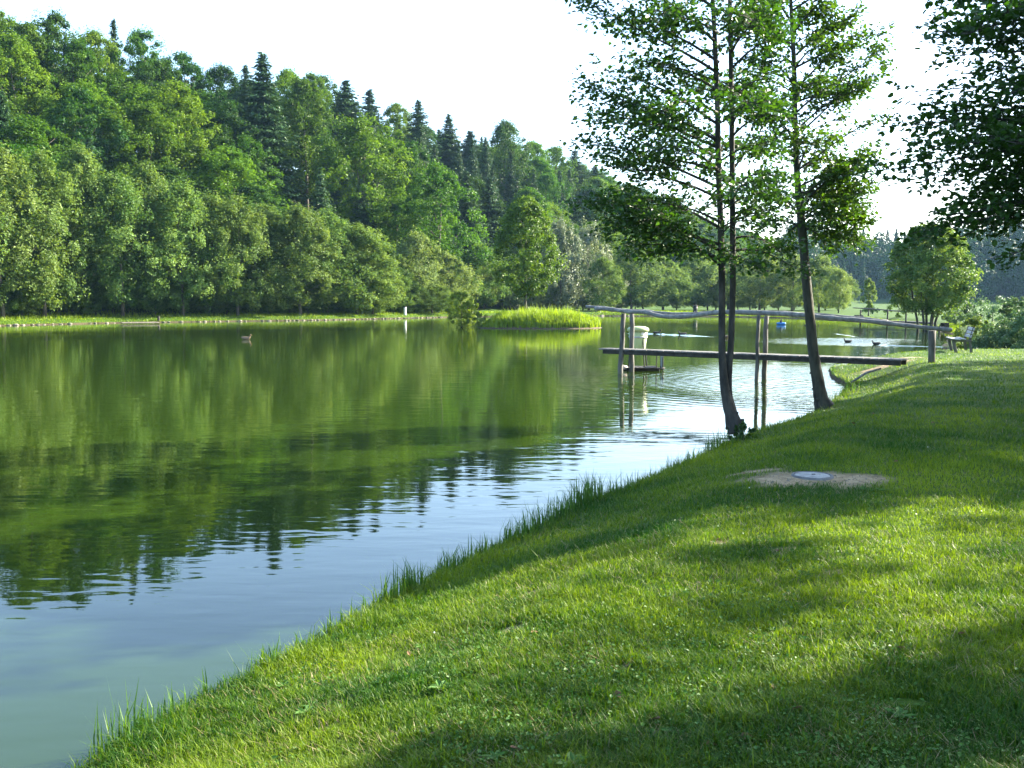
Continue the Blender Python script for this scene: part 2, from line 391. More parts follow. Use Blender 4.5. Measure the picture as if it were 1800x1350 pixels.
# water
def water_mat():
    m, ns, ln, b = new_mat('lake_water')
    tc = ns.new('ShaderNodeTexCoord')
    b.inputs['Base Color'].default_value = (.018, .036, .003, 1); b.inputs['Roughness'].default_value = .02
    b.inputs['IOR'].default_value = 1.5
    def wave(sc, st, rot, det=2):
        mp = ns.new('ShaderNodeMapping'); mp.inputs['Scale'].default_value = st; mp.inputs['Rotation'].default_value = (0, 0, rot)
        ln.new(tc.outputs['Object'], mp.inputs[0])
        n = N(ns, 'ShaderNodeTexNoise'); n.inputs['Scale'].default_value = sc; n.inputs['Detail'].default_value = det; n.inputs['Roughness'].default_value = .5
        n.inputs['Distortion'].default_value = .3
        ln.new(mp.outputs[0], n.inputs['Vector']); return n.outputs[0]
    w1 = wave(1.0, (.55, 1.5, 1), R(12), 2); w2 = wave(3.2, (.5, 1.4, 1), R(-8), 2); w3 = wave(.12, (1, 1, 1), 0, 2)
    # rings around the jetty posts
    def rings(c, sc, rad):
        mp = ns.new('ShaderNodeMapping'); mp.inputs['Location'].default_value = (-c[0], -c[1], 0); ln.new(tc.outputs['Object'], mp.inputs[0])
        ws = N(ns, 'ShaderNodeTexWave', wave_type='RINGS', rings_direction='SPHERICAL'); ws.inputs['Scale'].default_value = sc; ws.inputs['Distortion'].default_value = .8; ws.inputs['Detail'].default_value = 1; ws.inputs['Detail Scale'].default_value = .6
        ln.new(mp.outputs[0], ws.inputs['Vector'])
        vl = N(ns, 'ShaderNodeVectorMath', operation='LENGTH'); ln.new(mp.outputs[0], vl.inputs[0])
        fa = N(ns, 'ShaderNodeMapRange'); fa.inputs[1].default_value = rad * .25; fa.inputs[2].default_value = rad; fa.inputs[3].default_value = 1; fa.inputs[4].default_value = 0
        ln.new(vl.outputs['Value'], fa.inputs[0])
        mu = N(ns, 'ShaderNodeMath', operation='MULTIPLY'); ln.new(ws.outputs['Fac'], mu.inputs[0]); ln.new(fa.outputs[0], mu.inputs[1]); return mu.outputs[0], fa.outputs[0]
    r1, f1 = rings((8.6, 26.5), .75, 9.0)
    duck = P(1495, 600); r2, f2 = rings((duck.x, duck.y), .7, 6.0)
    def madd(a, k, c=None):
        n = N(ns, 'ShaderNodeMath', operation='MULTIPLY_ADD'); ln.new(a, n.inputs[0]); n.inputs[1].default_value = k
        if c is not None: ln.new(c, n.inputs[2])
        else: n.inputs[2].default_value = 0
        return n.outputs[0]
    def mul(a, c):
        n = N(ns, 'ShaderNodeMath', operation='MULTIPLY'); ln.new(a, n.inputs[0]); ln.new(c, n.inputs[1]); return n.outputs[0]
    amp = N(ns, 'ShaderNodeMapRange'); amp.inputs[1].default_value = .35; amp.inputs[2].default_value = .65; amp.inputs[3].default_value = .45; amp.inputs[4].default_value = 1.2
    ln.new(w3, amp.inputs[0])
    base = madd(w1, .006, madd(w2, .0032))
    base = mul(base, amp.outputs[0])
    tot = madd(r1, .005, madd(r2, .012, base))
    tot = madd(mul(wave(4.5, (.6, 1.3, 1), 0, 3), f1), .010, tot)
    tot = madd(mul(wave(3, (.6, 1.3, 1), 0, 3), f2), .022, tot)
    bp = ns.new('ShaderNodeBump'); bp.inputs['Strength'].default_value = 1.0; bp.inputs['Distance'].default_value = 1.0
    ln.new(tot, bp.inputs['Height']); ln.new(bp.outputs[0], b.inputs['Normal'])
    return m
M['water'] = water_mat()
wm = np_mesh('water', np.array([(-140, -60, 0), (90, -60, 0), (90, 170, 0), (-140, 170, 0)]), [np.array([(0, 1, 2, 3)])], M['water'])
tag(link('water', wm), 'calm green lake water mirroring the wood', 'water', kind='structure')

# ------------------------------------------------------------------ foliage generators
def unit(v): return v / (np.linalg.norm(v, axis=-1, keepdims=True) + 1e-9)
def cards(pos, nrm, ax, ln_, wd, fold=.25):
    """one folded diamond leaf per point"""
    ax = unit(ax - nrm * np.sum(ax * nrm, -1, keepdims=True)); sd_ = np.cross(nrm, ax)
    L = ln_[:, None]; W = wd[:, None]
    V = np.stack([pos - ax * L * .5, pos + sd_ * W * .5 + nrm * W * fold - ax * L * .05, pos + ax * L * .5, pos - sd_ * W * .5 + nrm * W * fold - ax * L * .05], 1)
    n = len(pos); F = np.arange(n * 4).reshape(n, 4)
    return V.reshape(-1, 3), F
def ovate(pos, nrm, ax, ln_, wd, fold=.2):
    ax = unit(ax - nrm * np.sum(ax * nrm, -1, keepdims=True)); sd_ = np.cross(nrm, ax); L = ln_[:, None]; W = wd[:, None]
    up = nrm * W * fold
    V = np.stack([pos, pos + ax * L * .28 + sd_ * W * .46 + up, pos + ax * L * .72 + sd_ * W * .40 + up * .7, pos + ax * L - nrm * L * .06,
                  pos + ax * L * .72 - sd_ * W * .40 + up * .7, pos + ax * L * .28 - sd_ * W * .46 + up], 1)
    n = len(pos); b = np.arange(n)[:, None] * 6
    return V.reshape(-1, 3), np.concatenate([b + np.array([0, 1, 2, 3]), b + np.array([0, 3, 4, 5])])
def crown_mesh(name, mat, seed, H, Rr, base=.1, a=.8, bpow=.6, blobs=150, per=60, leaf=.3, lump=.3, squash=.75, plume=0.0, inner=.25):
    r = np.random.default_rng(seed)
    # crown envelope with uneven lobes
    t = r.random(blobs) ** .85; th = r.random(blobs) * 2 * np.pi
    ph = r.random(6) * 6.28
    def env(t, th):
        e = np.sin(np.pi * np.clip(t, 0.001, .999) ** a) ** bpow
        l = 1 + lump * (np.sin(th * 2 + ph[0] + t * 5) * .35 + np.sin(th * 3 + ph[1] - t * 9) * .35 + np.sin(th * 5 + t * 14 + ph[2]) * .3)
        return e * l
    rad = Rr * env(t, th) * np.where(r.random(blobs) < inner, r.random(blobs) * .7, .72 + .28 * r.random(blobs))
    z0 = H * base; c = np.stack([rad * np.cos(th), rad * np.sin(th), z0 + (H - z0) * (t * .96)], -1)
    br = Rr * (.09 + .24 * r.random(blobs) ** 1.5) * (1 - .35 * t)
    k = np.repeat(np.arange(blobs), per); n = len(k)
    d = unit(r.normal(size=(n, 3))); d[:, 2] = np.abs(d[:, 2]) * np.where(r.random(n) < .75, 1, -1)
    q = (.35 + .65 * r.random(n) ** .6)[:, None]
    pos = c[k] + d * br[k][:, None] * q * np.array([1, 1, squash])
    if plume: pos[:, 2] += plume * r.random(n) ** 3 * br[k] * 2
    out = unit(c[k] - np.array([0, 0, H * .35]))
    nrm = unit(d * .8 + out * .5 + np.array([0, 0, .45]) + r.normal(size=(n, 3)) * .6)
    ax = unit(r.normal(size=(n, 3)) + d * .6 + np.array([0, 0, -.3]))
    s = leaf * (.6 + .8 * r.random(n))
    V, F = cards(pos, nrm, ax, s, s * .62)
    tint = np.clip(.45 + .28 * r.normal(size=blobs)[k] + .18 * r.normal(size=n), 0, 1)
    return np_mesh(name, V, [F], mat, False, np.repeat(tint, 4))
def trunk_mesh(name, seed, H, r0, mat, limbs=7, base=.1, spread=.35, top=.85, lean=.03):
    rr = random.Random(seed); mb = MB(); pts = []; m = 7
    for i in range(m):
        t = i / (m - 1); pts.append(Vector((math.sin(t * 3 + seed) * lean * H * t, math.cos(t * 2.3 + seed) * lean * H * t, t * H * top)))
    mb.tube(pts, [r0 * (1.25 if i == 0 else 1) * (1 - .85 * i / (m - 1)) for i in range(m)], 7)
    for i in range(limbs):
        t = base + .1 + (.75 - base) * (i + rr.random()) / limbs; th = rr.random() * 6.28; L = H * spread * (1 - t * .6)
        k = min(int(t * (m - 1)), m - 2); p0 = pts[k].lerp(pts[k + 1], t * (m - 1) - k)
        dv = Vector((math.cos(th), math.sin(th), .55 + .5 * rr.random())).normalized()
        p1 = p0 + dv * L * .5; p2 = p1 + (dv + Vector((0, 0, .3))).normalized() * L * .5
        mb.tube([p0, p1, p2], [r0 * .4 * (1 - t * .6), r0 * .25 * (1 - t * .6), r0 * .08], 5)
    me = np_mesh(name, np.array(mb.V), [np.array(mb.Q), np.array(mb.T)], mat, True)
    return me
def spruce_mesh(name, mat, seed, H, Rr, base=.08, levels=34, leaf=.34, droop=.35):
    r = np.random.default_rng(seed); P_, D_, T_ = [], [], []
    for i in range(levels):
        t = (i + .5 * r.random()) / levels; z = H * (base + (1 - base) * t) + r.normal() * .12; L = Rr * (1 - t) ** .82 * (.85 + .3 * r.random()) + .12
        nb = int(7 + 6 * (1 - t)); off = r.random() * 6.28
        for b in range(nb):
            z += r.normal() * .10; th = off + b * 6.283 / nb + r.normal() * .2; l = L * (.7 + .45 * r.random()); k = max(4, int(l / leaf * 6)); u = (np.arange(k) + r.random(k)) / k
            dr = -droop * l * (u ** 1.4) * (1 - t * .8) + .12 * l * u ** 4 + (.25 * l * u if t > .85 else 0)
            side = r.normal(size=k) * .12 * l * (1.15 - u)
            p = np.stack([np.cos(th) * l * u - np.sin(th) * side, np.sin(th) * l * u + np.cos(th) * side, z + dr - np.abs(side) * .3], -1)
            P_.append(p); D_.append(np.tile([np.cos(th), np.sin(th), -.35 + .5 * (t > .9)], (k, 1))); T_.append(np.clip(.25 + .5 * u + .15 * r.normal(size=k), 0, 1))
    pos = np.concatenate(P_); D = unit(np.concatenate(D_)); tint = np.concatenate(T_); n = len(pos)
    pos += r.normal(size=(n, 3)) * .12
    nrm = unit(np.array([0, 0, 1.]) + D * .35 + r.normal(size=(n, 3)) * .45); s = leaf * (.7 + .7 * r.random(n))
    V, F = cards(pos, nrm, D + r.normal(size=(n, 3)) * .35 + np.array([0, 0, -.25]), s * 1.25, s * .5, -.15)
    top = np.array([[0, 0, H + .25]])
    return np_mesh(name, V, [F], mat, False, np.repeat(tint, 4))

# ---- one tree = Empty > trunk, crown ; variants share mesh data
def variants(name, n, crown_fn, trunk_fn): return [(crown_fn(i), trunk_fn(i)) for i in range(n)]
VAR = {
 'alder': variants('alder', 6, lambda i: crown_mesh('alder_crown', M['alder_far'], 100 + i, 13, 3.7, base=.06, a=.62 + .06 * (i % 3), bpow=.55, blobs=260, per=115, leaf=.215, lump=.55, plume=.8, squash=.75),
                   lambda i: trunk_mesh('alder_trunk', i, 13, .14, M['bark_far'], 8, .1)),
 'broad': variants('broad', 9, lambda i: crown_mesh('broad_crown', M[('broad_far', 'broad_light', 'broad_dark')[(i * 2 + i // 3) % 3]], 200 + i, 17, 5.4, base=.14, a=.62 + .12 * (i % 3), bpow=.5 + .12 * (i % 2), blobs=240 + 20 * (i % 4), per=85, leaf=.30, lump=.5 + .1 * (i % 3), squash=(.42, .6, .85)[i // 3], plume=.5),
                   lambda i: trunk_mesh('broad_trunk', 20 + i, 17, .26, M['bark_far'], 8, .2)),
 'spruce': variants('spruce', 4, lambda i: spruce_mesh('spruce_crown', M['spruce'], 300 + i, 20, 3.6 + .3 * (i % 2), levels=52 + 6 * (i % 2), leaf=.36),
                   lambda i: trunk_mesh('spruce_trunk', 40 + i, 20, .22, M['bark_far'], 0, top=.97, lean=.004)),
 'pale': variants('pale', 3, lambda i: crown_mesh('pale_crown', M['pale_far'], 150 + i, 13, 3.7, base=.1, a=.7, bpow=.6, blobs=220, per=90, leaf=.26, lump=.5, plume=1.0, squash=.9),
                   lambda i: trunk_mesh('pale_trunk', i + 90, 13, .17, M['bark_far'], 8, .12)),
 'willow': variants('willow', 2, lambda i: crown_mesh('willow_crown', M['willow'], 400 + i, 12, 3.6, base=.06, a=.7, bpow=.5, blobs=110, per=110, leaf=.3, lump=.45, plume=1.4, squash=1.25),
                   lambda i: trunk_mesh('willow_trunk', 50 + i, 12, .18, M['bark_far'], 6)),
}
ALL = []
_vc = {}
def tree(kind, x, y, H, width=None, label=None, group=None, cat='tree', name=None, rz=None, z=None):
    k = _vc.get(kind, 0); _vc[kind] = k + 1
    cm, tm = VAR[kind][k % len(VAR[kind])]
    h0 = {'alder': 13, 'pale': 13, 'broad': 17, 'spruce': 20, 'willow': 12}[kind]; r0 = {'alder': 3.7, 'pale': 3.7, 'broad': 5.4, 'spruce': 3.7, 'willow': 3.6}[kind]
    s = H / h0; sw = s if width is None else width / (2 * r0)
    nm = name or {'alder': 'alder_tree', 'pale': 'alder_tree', 'broad': 'broadleaf_tree', 'spruce': 'spruce_tree', 'willow': 'willow_tree'}[kind]
    e = empty(nm, (x, y, (hz(x, y) if z is None else z) - .1), random.random() * 6.28 if rz is None else rz); e.scale = (sw, sw, s)
    link('trunk', tm, e); link('crown', cm, e)
    tag(e, label, cat, group); ALL.append(e)
    return e
def top_z(px, py, D): return at(px, py, D).z

# front row along the far left shore: (px, top py, crown width px, metres behind waterline, label)
ORD = ['first', 'second', 'third', 'fourth', 'fifth', 'sixth', 'seventh', 'eighth', 'ninth', 'tenth', 'eleventh', 'twelfth', 'thirteenth', 'fourteenth', 'fifteenth', 'sixteenth', 'seventeenth', 'eighteenth', 'nineteenth', 'twentieth']
def shore_D(px): return float(np.interp(px, [f[0] for f in far_px], [p[1] for p in far_bank]))
row = [(-95, 250, 170, 5), (5, 258, 140, 4), (78, 272, 130, 5), (150, 262, 120, 7), (215, 305, 115, 4), (262, 292, 110, 8), (322, 322, 110, 4), (372, 345, 105, 6), (418, 350, 100, 4), (470, 362, 105, 7),
       (528, 362, 110, 4), (575, 372, 110, 7), (628, 396, 115, 4), (655, 430, 80, 3.5)]
vis = 0
for px, py, wpx, back in row:
    D = shore_D(px) + back; p = at(px, 540, D); g = hz(p.x, D)
    if px < 0: lb = 'broad alder cut off by the left edge, on the far shore'
    else: lb = 'leafy shore alder, %s from the left in the front row along the far bank' % ORD[vis]; vis += 1
    tree('alder', p.x, D, top_z(px, py, D) - g, wpx * D / FPX * 1.3, lb, 'alders along the far left shore')
# undergrowth closing the gaps between the stems
for k in range(34):
    px = -60 + k * 24 + random.uniform(-8, 8); D = shore_D(px) + random.uniform(4.5, 9) ; p = at(px, 540, D)
    tree('alder', p.x, D, random.uniform(2.6, 5.2), random.uniform(3.2, 4.6), 'leafy bush in the undergrowth between the shore alders', 'undergrowth bushes along the far shore', 'bush', 'undergrowth_bush')
for k in range(30):
    px = 720 + k * 26 + random.uniform(-8, 8); D = float(np.interp(px, [700, 1100, 1500], [127, 160, 150])) + random.uniform(0, 9); p = at(px, 540, D)
    tree('pale', p.x, D, random.uniform(3, 6.5), random.uniform(4, 6), 'leafy bush in the undergrowth behind the lake end', 'undergrowth bushes behind the lake end', 'bush', 'undergrowth_bush')
# trees right of the row, up to the end of the lake (px, top, width px, D, kind, label)
mids = [
 (735, 408, 95, 124, 'pale', 'pale green feathery tree behind the small white post'),
 (790, 448, 90, 128, 'pale', 'light green rounded tree just left of the island shrub'),
 (700, 470, 70, 121, 'alder', 'low bushy tree beside the gap at the end of the front row'),
 (760, 500, 80, 122, 'alder', 'low dark bush behind the white post, under the feathery tree'),
 (840, 430, 90, 140, 'alder', 'green tree half hidden behind the left side of the island tree'),
 (905, 452, 90, 150, 'alder', 'green tree directly behind the island tree'),
 (985, 392, 78, 150, 'willow', 'silver grey willow right behind the island tree'),
 (1035, 402, 70, 154, 'willow', 'silver grey willow, the right one of the pair behind the reeds'),
 (1060, 452, 60, 140, 'alder', 'dark green small tree above the left end of the handrail'),
 (1110, 425, 88, 146, 'pale', 'upright light tree with bare stems above the fish feeder'),
 (1165, 452, 90, 150, 'pale', 'light green tree between the fish feeder and the twin trunks'),
 (1222, 440, 92, 156, 'pale', 'light green tree just left of the twin trunks'),
 (1280, 445, 90, 158, 'pale', 'light green tree behind the twin trunks'),
 (1335, 440, 92, 150, 'pale', 'light green tree between the twin trunks and the single trunk'),
 (1392, 448, 90, 145, 'pale', 'light green tree just left of the single leaning trunk'),
 (1440, 450, 78, 132, 'pale', 'tree with bare stems just right of the single leaning trunk'),
 (1474, 472, 50, 126, 'pale', 'last slim light tree before the open gap at the lake end'),
]
for px, py, wpx, D, kd, lb in mids:
    p = at(px, 540, D); g = hz(p.x, D)
    tree(kd, p.x, D, top_z(px, py, D) - g, wpx * D / FPX * (1.0 if kd == 'pale' else 1.15), lb, 'trees at the far end of the lake' if kd in ('alder', 'pale') else 'silver willows')
# skyline and landmark trees on the hill (px, top, D, width m, kind, label)
marks = [
 (60, 40, 128, 8, 'broad', 'tall broad tree on the skyline at the far left'),
 (112, 20, 134, 10, 'broad', 'highest broad crown on the skyline, near the left corner'),
 (10, 15, 132, 9, 'broad', 'tall tree in the top left corner of the wood'),
 (180, 52, 142, 8, 'broad', 'skyline tree just right of the highest crown'),
 (212, 30, 150, 4, 'spruce', 'thin pointed spruce top poking above the left skyline'),
 (258, 52, 146, 8, 'broad', 'clumpy skyline tree right of the thin spruce'),
 (330, 92, 150, 9, 'broad', 'rounded skyline tree left of the tall spruce'),
 (395, 116, 156, 8, 'broad', 'last round skyline tree before the tall spruce'),
 (438, 112, 150, 5, 'spruce', 'spruce standing just left of the tall spruce'),
 (468, 92, 138, 8.5, 'spruce', 'tallest dark spruce standing out of the hillside'),
 (510, 122, 165, 9, 'broad', 'small round tree right behind the tallest spruce'),
 (540, 140, 150, 10, 'broad', 'large yellowish green tree right of the tallest spruce'),
 (552, 128, 185, 9, 'broad', 'round tree on the skyline, left of the spruce pair'),
 (575, 132, 190, 9, 'broad', 'round tree on the skyline behind the yellowish tree'),
 (612, 138, 180, 9, 'spruce', 'dark wide spruce on the skyline, left one of a pair'),
 (652, 155, 190, 8, 'spruce', 'dark wide spruce on the skyline, right one of a pair'),
 (640, 205, 142, 12, 'broad', 'big light green tree in the middle of the hillside'),
 (700, 180, 200, 8, 'broad', 'skyline tree between two spruces, mid hillside'),
 (737, 174, 190, 7, 'spruce', 'sharp pointed spruce alone on the middle skyline'),
 (790, 200, 205, 7, 'spruce', 'slender spruce on the skyline above the wide overhanging tree'),
 (768, 290, 136, 11, 'broad', 'wide tree whose branches droop over the dark gap'),
 (725, 250, 150, 10, 'broad', 'round tree up the slope behind the drooping tree'),
 (828, 228, 215, 8, 'spruce', 'spruce on the skyline left of the broad domed tree'),
 (888, 214, 210, 10, 'broad', 'broad domed tree breaking the skyline above the island'),
 (935, 248, 225, 10, 'broad', 'tree on the skyline right of the domed tree'),
 (975, 258, 240, 10, 'broad', 'small tree on the skyline above the silver willows'),
 (1010, 262, 250, 9, 'spruce', 'dark spruce on the skyline left of the near twin tree'),
 (1045, 290, 255, 8, 'spruce', 'last dark spruce before the near twin tree'),
 (820, 300, 165, 7, 'spruce', 'shaded spruce behind the dark gap in the wood'),
 (860, 310, 170, 7, 'spruce', 'spruce with pale bare branches above the island tree'),
 (930, 330, 175, 10, 'broad', 'blue green tree high behind the island tree'),
]
PL = []
for px, py, D, wd, kd, lb in marks:
    p = at(px, 400, D); g = hz(p.x, D)
    tree(kd, p.x, D, max(8, top_z(px, py, D) - g), wd * (1.15 if kd == 'broad' else 1.55), lb, 'landmark trees of the hillside wood'); PL.append((p.x, D))
# the rest of the wood, set out over the slope
def zone(px, s):
    a = 'left' if px < 450 else 'middle' if px < 900 else 'right'
    b = 'lower' if s < 22 else 'upper' if s > 42 else 'middle part of the'
    return a, b
cnt = 0
for gxi in range(-24, 34):
    for gyi in range(0, 44):
        x = gxi * 7.6 + (gyi % 2) * 3.8 + random.uniform(-2.2, 2.2); y = 66 + gyi * 7.0 + random.uniform(-2.2, 2.2)
        if y < 5 or x > 150: continue
        hh, s = hill(np.array([x]), np.array([y])); s = float(s[0])
        if s < 11 or s > 64: continue
        px = 900 + FPX * x / y
        if px < -170 or px > 1540: continue
        dd = float(lake_sd(np.array([x]), np.array([y]))[0])
        if dd < 9: continue
        if any((x - a) ** 2 + (y - b) ** 2 < 20 for a, b in PL): continue
        ps = .12 if px < 560 else (.8 if s > 20 else .2)
        if px > 1000: ps = .35
        if y > 200: ps *= .8
        kd = 'spruce' if random.random() < ps else 'broad'
        g = float(height(np.array([x]), np.array([y]))[0])
        H = random.uniform(12.5, 17.0) * (1.06 if kd == 'spruce' else 1) * (.8 if s < 24 else 1)
        # stay just below the skyline drawn by the landmark trees
        zmax = at(px, float(np.interp(px, SKY_PX, SKY_PY)) + random.uniform(8, 34) * (1 if px > 560 else .6), y).z
        if g + H > zmax: H = zmax - g
        if H < 5: continue
        a, b = zone(px, s)
        if kd == 'spruce': lb = 'dark spruce among the trees on the %s slope, %s third of the wood' % (b if b != 'middle part of the' else 'middle', a)
        else: lb = 'green broadleaf tree in the canopy on the %s slope, %s third of the wood' % (b if b != 'middle part of the' else 'middle', a)
        tree(kd, x, y, H, (random.uniform(9.0, 12.5) if kd == 'broad' else random.uniform(5, 7.5)), lb, ('spruces' if kd == 'spruce' else 'broadleaf trees') + ' of the wood, %s %s' % (a, b.split()[0])); cnt += 1
print('wood trees', cnt)

# far wood on the shaded hill at the right: reads as one mass
def far_wood():
    r = np.random.default_rng(5); Vs, Fs, Ts = [], [], []; n0 = 0; nt_ = 0
    xs = r.uniform(60, 330, 9000); ys = r.uniform(60, 600, 9000)
    fh, dist = far_hill(xs, ys); px = 900 + FPX * xs / ys
    ok = (dist < 66) & (px > 1380) & (px < 2100) & (ys > 170); cand = np.stack([xs, ys], -1)[ok]
    kept = []
    for c in cand:
        if all((c[0] - k[0]) ** 2 + (c[1] - k[1]) ** 2 > 46 for k in kept): kept.append(c)
    for c in kept:
        x, y = c; g = hz(x, y); H = r.uniform(11, 16); Rr = r.uniform(5, 7.5); con = r.random() < .3
        if con: Rr *= .55; H *= 1.12
        n = 480; t = r.random(n) ** 1.0; th = r.random(n) * 6.283
        e = (1 - t) ** .9 if con else np.sin(np.pi * np.clip(t, .001, .999) ** .8) ** .5
        rad = Rr * e * (.6 + .4 * r.random(n)) * (1 + .25 * np.sin(th * 3 + t * 9 + r.random() * 6))
        pos = np.stack([x + rad * np.cos(th), y + rad * np.sin(th), g + H * (.02 + .98 * t)], -1)
        nrm = unit(np.stack([np.cos(th), np.sin(th), t * 1.6 - .3], -1) + r.normal(size=(n, 3)) * .3)
        s = r.uniform(.9, 1.7, n) * (.7 if con else 1)
        V, F = cards(pos, nrm, r.normal(size=(n, 3)) + np.array([0, 0, -.5]), s, s * .7)
        Vs.append(V); Fs.append(F + n0); n0 += len(V); tt = np.clip((.2 if con else .55) + .2 * r.normal() + .15 * r.normal(size=n), 0, 1); Ts.append(np.repeat(tt, 4))
    o = link('far_wood', np_mesh('far_wood', np.concatenate(Vs), [np.concatenate(Fs)], M['far_wood'], False, np.concatenate(Ts)))
    tag(o, 'distant blue hazy wooded hill beyond the lake end', 'wood', kind='stuff'); print('far wood', len(kept))
far_wood()

# ------------------------------------------------------------------ island
IC = (P(950, 578, 0).x, 77.0); IA, IB = 4.9, 2.8
def island_z(x, y):
    q = np.sqrt(((x - IC[0]) / IA) ** 2 + ((y - IC[1]) / IB) ** 2); return np.where(q < 1.25, .55 * S((1.12 - q) / .35) - .12, -.3)
def island():
    n, m = 64, 14; V = []
    for i in range(m + 1):
        q = 1.2 * i / m
        for j in range(n):
            a = 6.28318 * j / n; k = q * (1 + .04 * math.sin(3 * a) + .03 * math.sin(7 * a + 1)); x = IC[0] + IA * k * math.cos(a); y = IC[1] + IB * k * math.sin(a)
            V.append((x, y, float(island_z(x, y))))
    Q = [(i * n + j, i * n + (j + 1) % n, (i + 1) * n + (j + 1) % n, (i + 1) * n + j) for i in range(m) for j in range(n)]
    o = link('island_ground', np_mesh('island_ground', np.array(V), [np.array(Q)], M['earth'], True)); tag(o, 'muddy brown ground of the small reed island', 'island', kind='structure')
island()
def blades(pos, h, wd, lean, r, segs=2, tmin=0, tint=None, curl=.5):
    """tapered bent blades: 5 verts (segs 2) or 3 verts (segs 1)"""
    n = len(pos); th = r.random(n) * 6.283; d = np.stack([np.cos(th), np.sin(th), np.zeros(n)], -1); la = th + 1.57 + r.normal(size=n) * .5
    l = np.stack([np.cos(la), np.sin(la), np.zeros(n)], -1) * (lean * h)[:, None]; up = np.array([0, 0, 1.]) * h[:, None]; W = d * wd[:, None] * .5
    tip = pos + l + up * (1 - .25 * np.clip(lean, 0, 1.2))[:, None]
    if segs == 1:
        V = np.stack([pos - W, pos + W, tip], 1); F = [np.arange(n * 3).reshape(n, 3)]; k = 3
    else:
        mid = pos + l * (1 - curl) * .6 + up * .55
        V = np.stack([pos - W, pos + W, mid + W * .75, mid - W * .75, tip], 1); b = np.arange(n)[:, None] * 5; F = [b + np.array([0, 1, 2, 3]), b + np.array([3, 2, 4])]; k = 5
    tint = np.clip(.5 + .22 * r.normal(size=n), 0, 1) if tint is None else tint
    return V.reshape(-1, 3), F, np.repeat(tint, k)
def reeds():
    r = np.random.default_rng(11); n = 14000; a = r.random(n) * 6.283; q = np.sqrt(r.random(n)) * .99
    x = IC[0] + IA * q * np.cos(a); y = IC[1] + IB * q * np.sin(a); z = island_z(x, y)
    h = (.66 + .48 * (1 - q ** 2)) * (.5 + .6 * r.random(n) + .35 * (r.random(n) < .04)) * (.5 + .95 * fbm(x, y, 1.3, 4)) * np.clip((x - IC[0] + IA * 1.0) / 1.6, .25, 1)
    V, F, T = blades(np.stack([x, y, z - .03], -1), h, .035 + .04 * r.random(n), .1 + .35 * r.random(n) ** 2, r, tint=np.clip(.45 + .25 * r.normal(size=n), 0, 1))
    o = link('island_reeds', np_mesh('island_reeds', V, F, M['reed'], False, T)); tag(o, 'bright yellow green reeds covering the small island', 'reeds', kind='stuff')
reeds()
def own_tree(name, label, cat, x, y, cm, tm, z=None, group=None, parts=('trunk', 'crown')):
    e = empty(name, (x, y, (hz(x, y) if z is None else z) - .08)); tag(e, label, cat, group)
    if tm: link(parts[0], tm, e)
    link(parts[1], cm, e); return e
p = P(924, 560, 0); ix = at(924, 540, 77.4).x; itop = at(906, 348, 77.4).z
own_tree('island_tree', 'pear shaped maple like tree standing alone in the island reeds', 'tree', ix, 77.4,
         crown_mesh('island_crown', M['island_leaf'], 903, itop - .3, 2.7, base=.23, a=.72, bpow=.52, blobs=260, per=90, leaf=.2, lump=.14, squash=.7, plume=.4), trunk_mesh('island_trunk', 61, itop, .13, M['bark2'], 9, .2, .25, .9, .012), .4)
def bush(name, label, x, y, H, Rr, seed, mat, leaf=.14, blobs=60, per=60, z=None, a=.9, cat='shrub', group=None, plume=.5, **k):
    cm = crown_mesh(name + '_leaves', mat, seed, H, Rr, base=.04, a=a, bpow=.5, blobs=blobs, per=per, leaf=leaf, lump=.35, plume=plume, squash=.9, **k)
    tm = trunk_mesh(name + '_stems', seed, H, .03 + H * .012, M['bark_far'], 6, .02, .4, .8, .02)
    return own_tree(name, label, cat, x, y, cm, tm, z, group, ('stems', 'foliage'))
sx = at(812, 540, 78).x
bush('island_shrub', 'small bright green shrub at the left tip of the reed island', sx, 78, 2.9, 1.35, 71, M['yellow_far'], .15, 90, 80, z=0)
bush('island_shrub', 'low twiggy sapling between the island shrub and the reeds', at(840, 560, 76.5).x, 76.5, 1.35, .8, 72, M['alder_far'], .12, 30, 50, z=-.05)

# ------------------------------------------------------------------ open end of the lake, right
def multi_tree():
    D = 66.0; e = empty('multi_stemmed_tree', (at(1632, 560, D).x, D, hz(at(1632, 560, D).x, D) - .05)); top = at(1635, 393, D).z - e.location.z
    tag(e, 'round tree with several bare stems on the far bank, above the bench', 'tree')
    link('crown', crown_mesh('multi_crown', M['alder_far'], 911, top, 2.85, base=.27, a=.8, bpow=.45, blobs=420, per=80, leaf=.18, lump=.2, squash=.75), e)
    for i, (dx, dy, lx) in enumerate(((-.75, .3, -.5), (-.5, -.2, -.25), (-.1, .1, -.1), (.15, -.1, .25), (.4, .2, .45), (.55, 0, .75))):
        mb = MB(); mb.tube([(dx * .7, dy, 0), (dx * .75 + lx * .1, dy, top * .2), (dx + lx * .5, dy, top * .4), (dx + lx * 1.1, dy * 1.5, top * .7)], [.11, .08, .07, .03], 7, rough=.06); mb.build('trunk', M['bark2'], e, True)
multi_tree()
yx = at(1527, 540, 104).x
own_tree('young_tree', 'slim young columnar tree alone before the blue hill', 'tree', yx, 104, crown_mesh('young_crown', M['pale_far'], 921, at(1527, 492, 104).z - .3, .85, base=.25, a=.85, bpow=.5, blobs=60, per=90, leaf=.2, plume=.6, squash=1.3), trunk_mesh('young_trunk', 9, 3.3, .08, M['wood'], 5))
bush('bank_shrub', 'small pale bush on the meadow left of the round tree', at(1580, 545, 96).x, 96, 2.1, 1.15, 74, M['island_leaf'], .16, 30, 50)
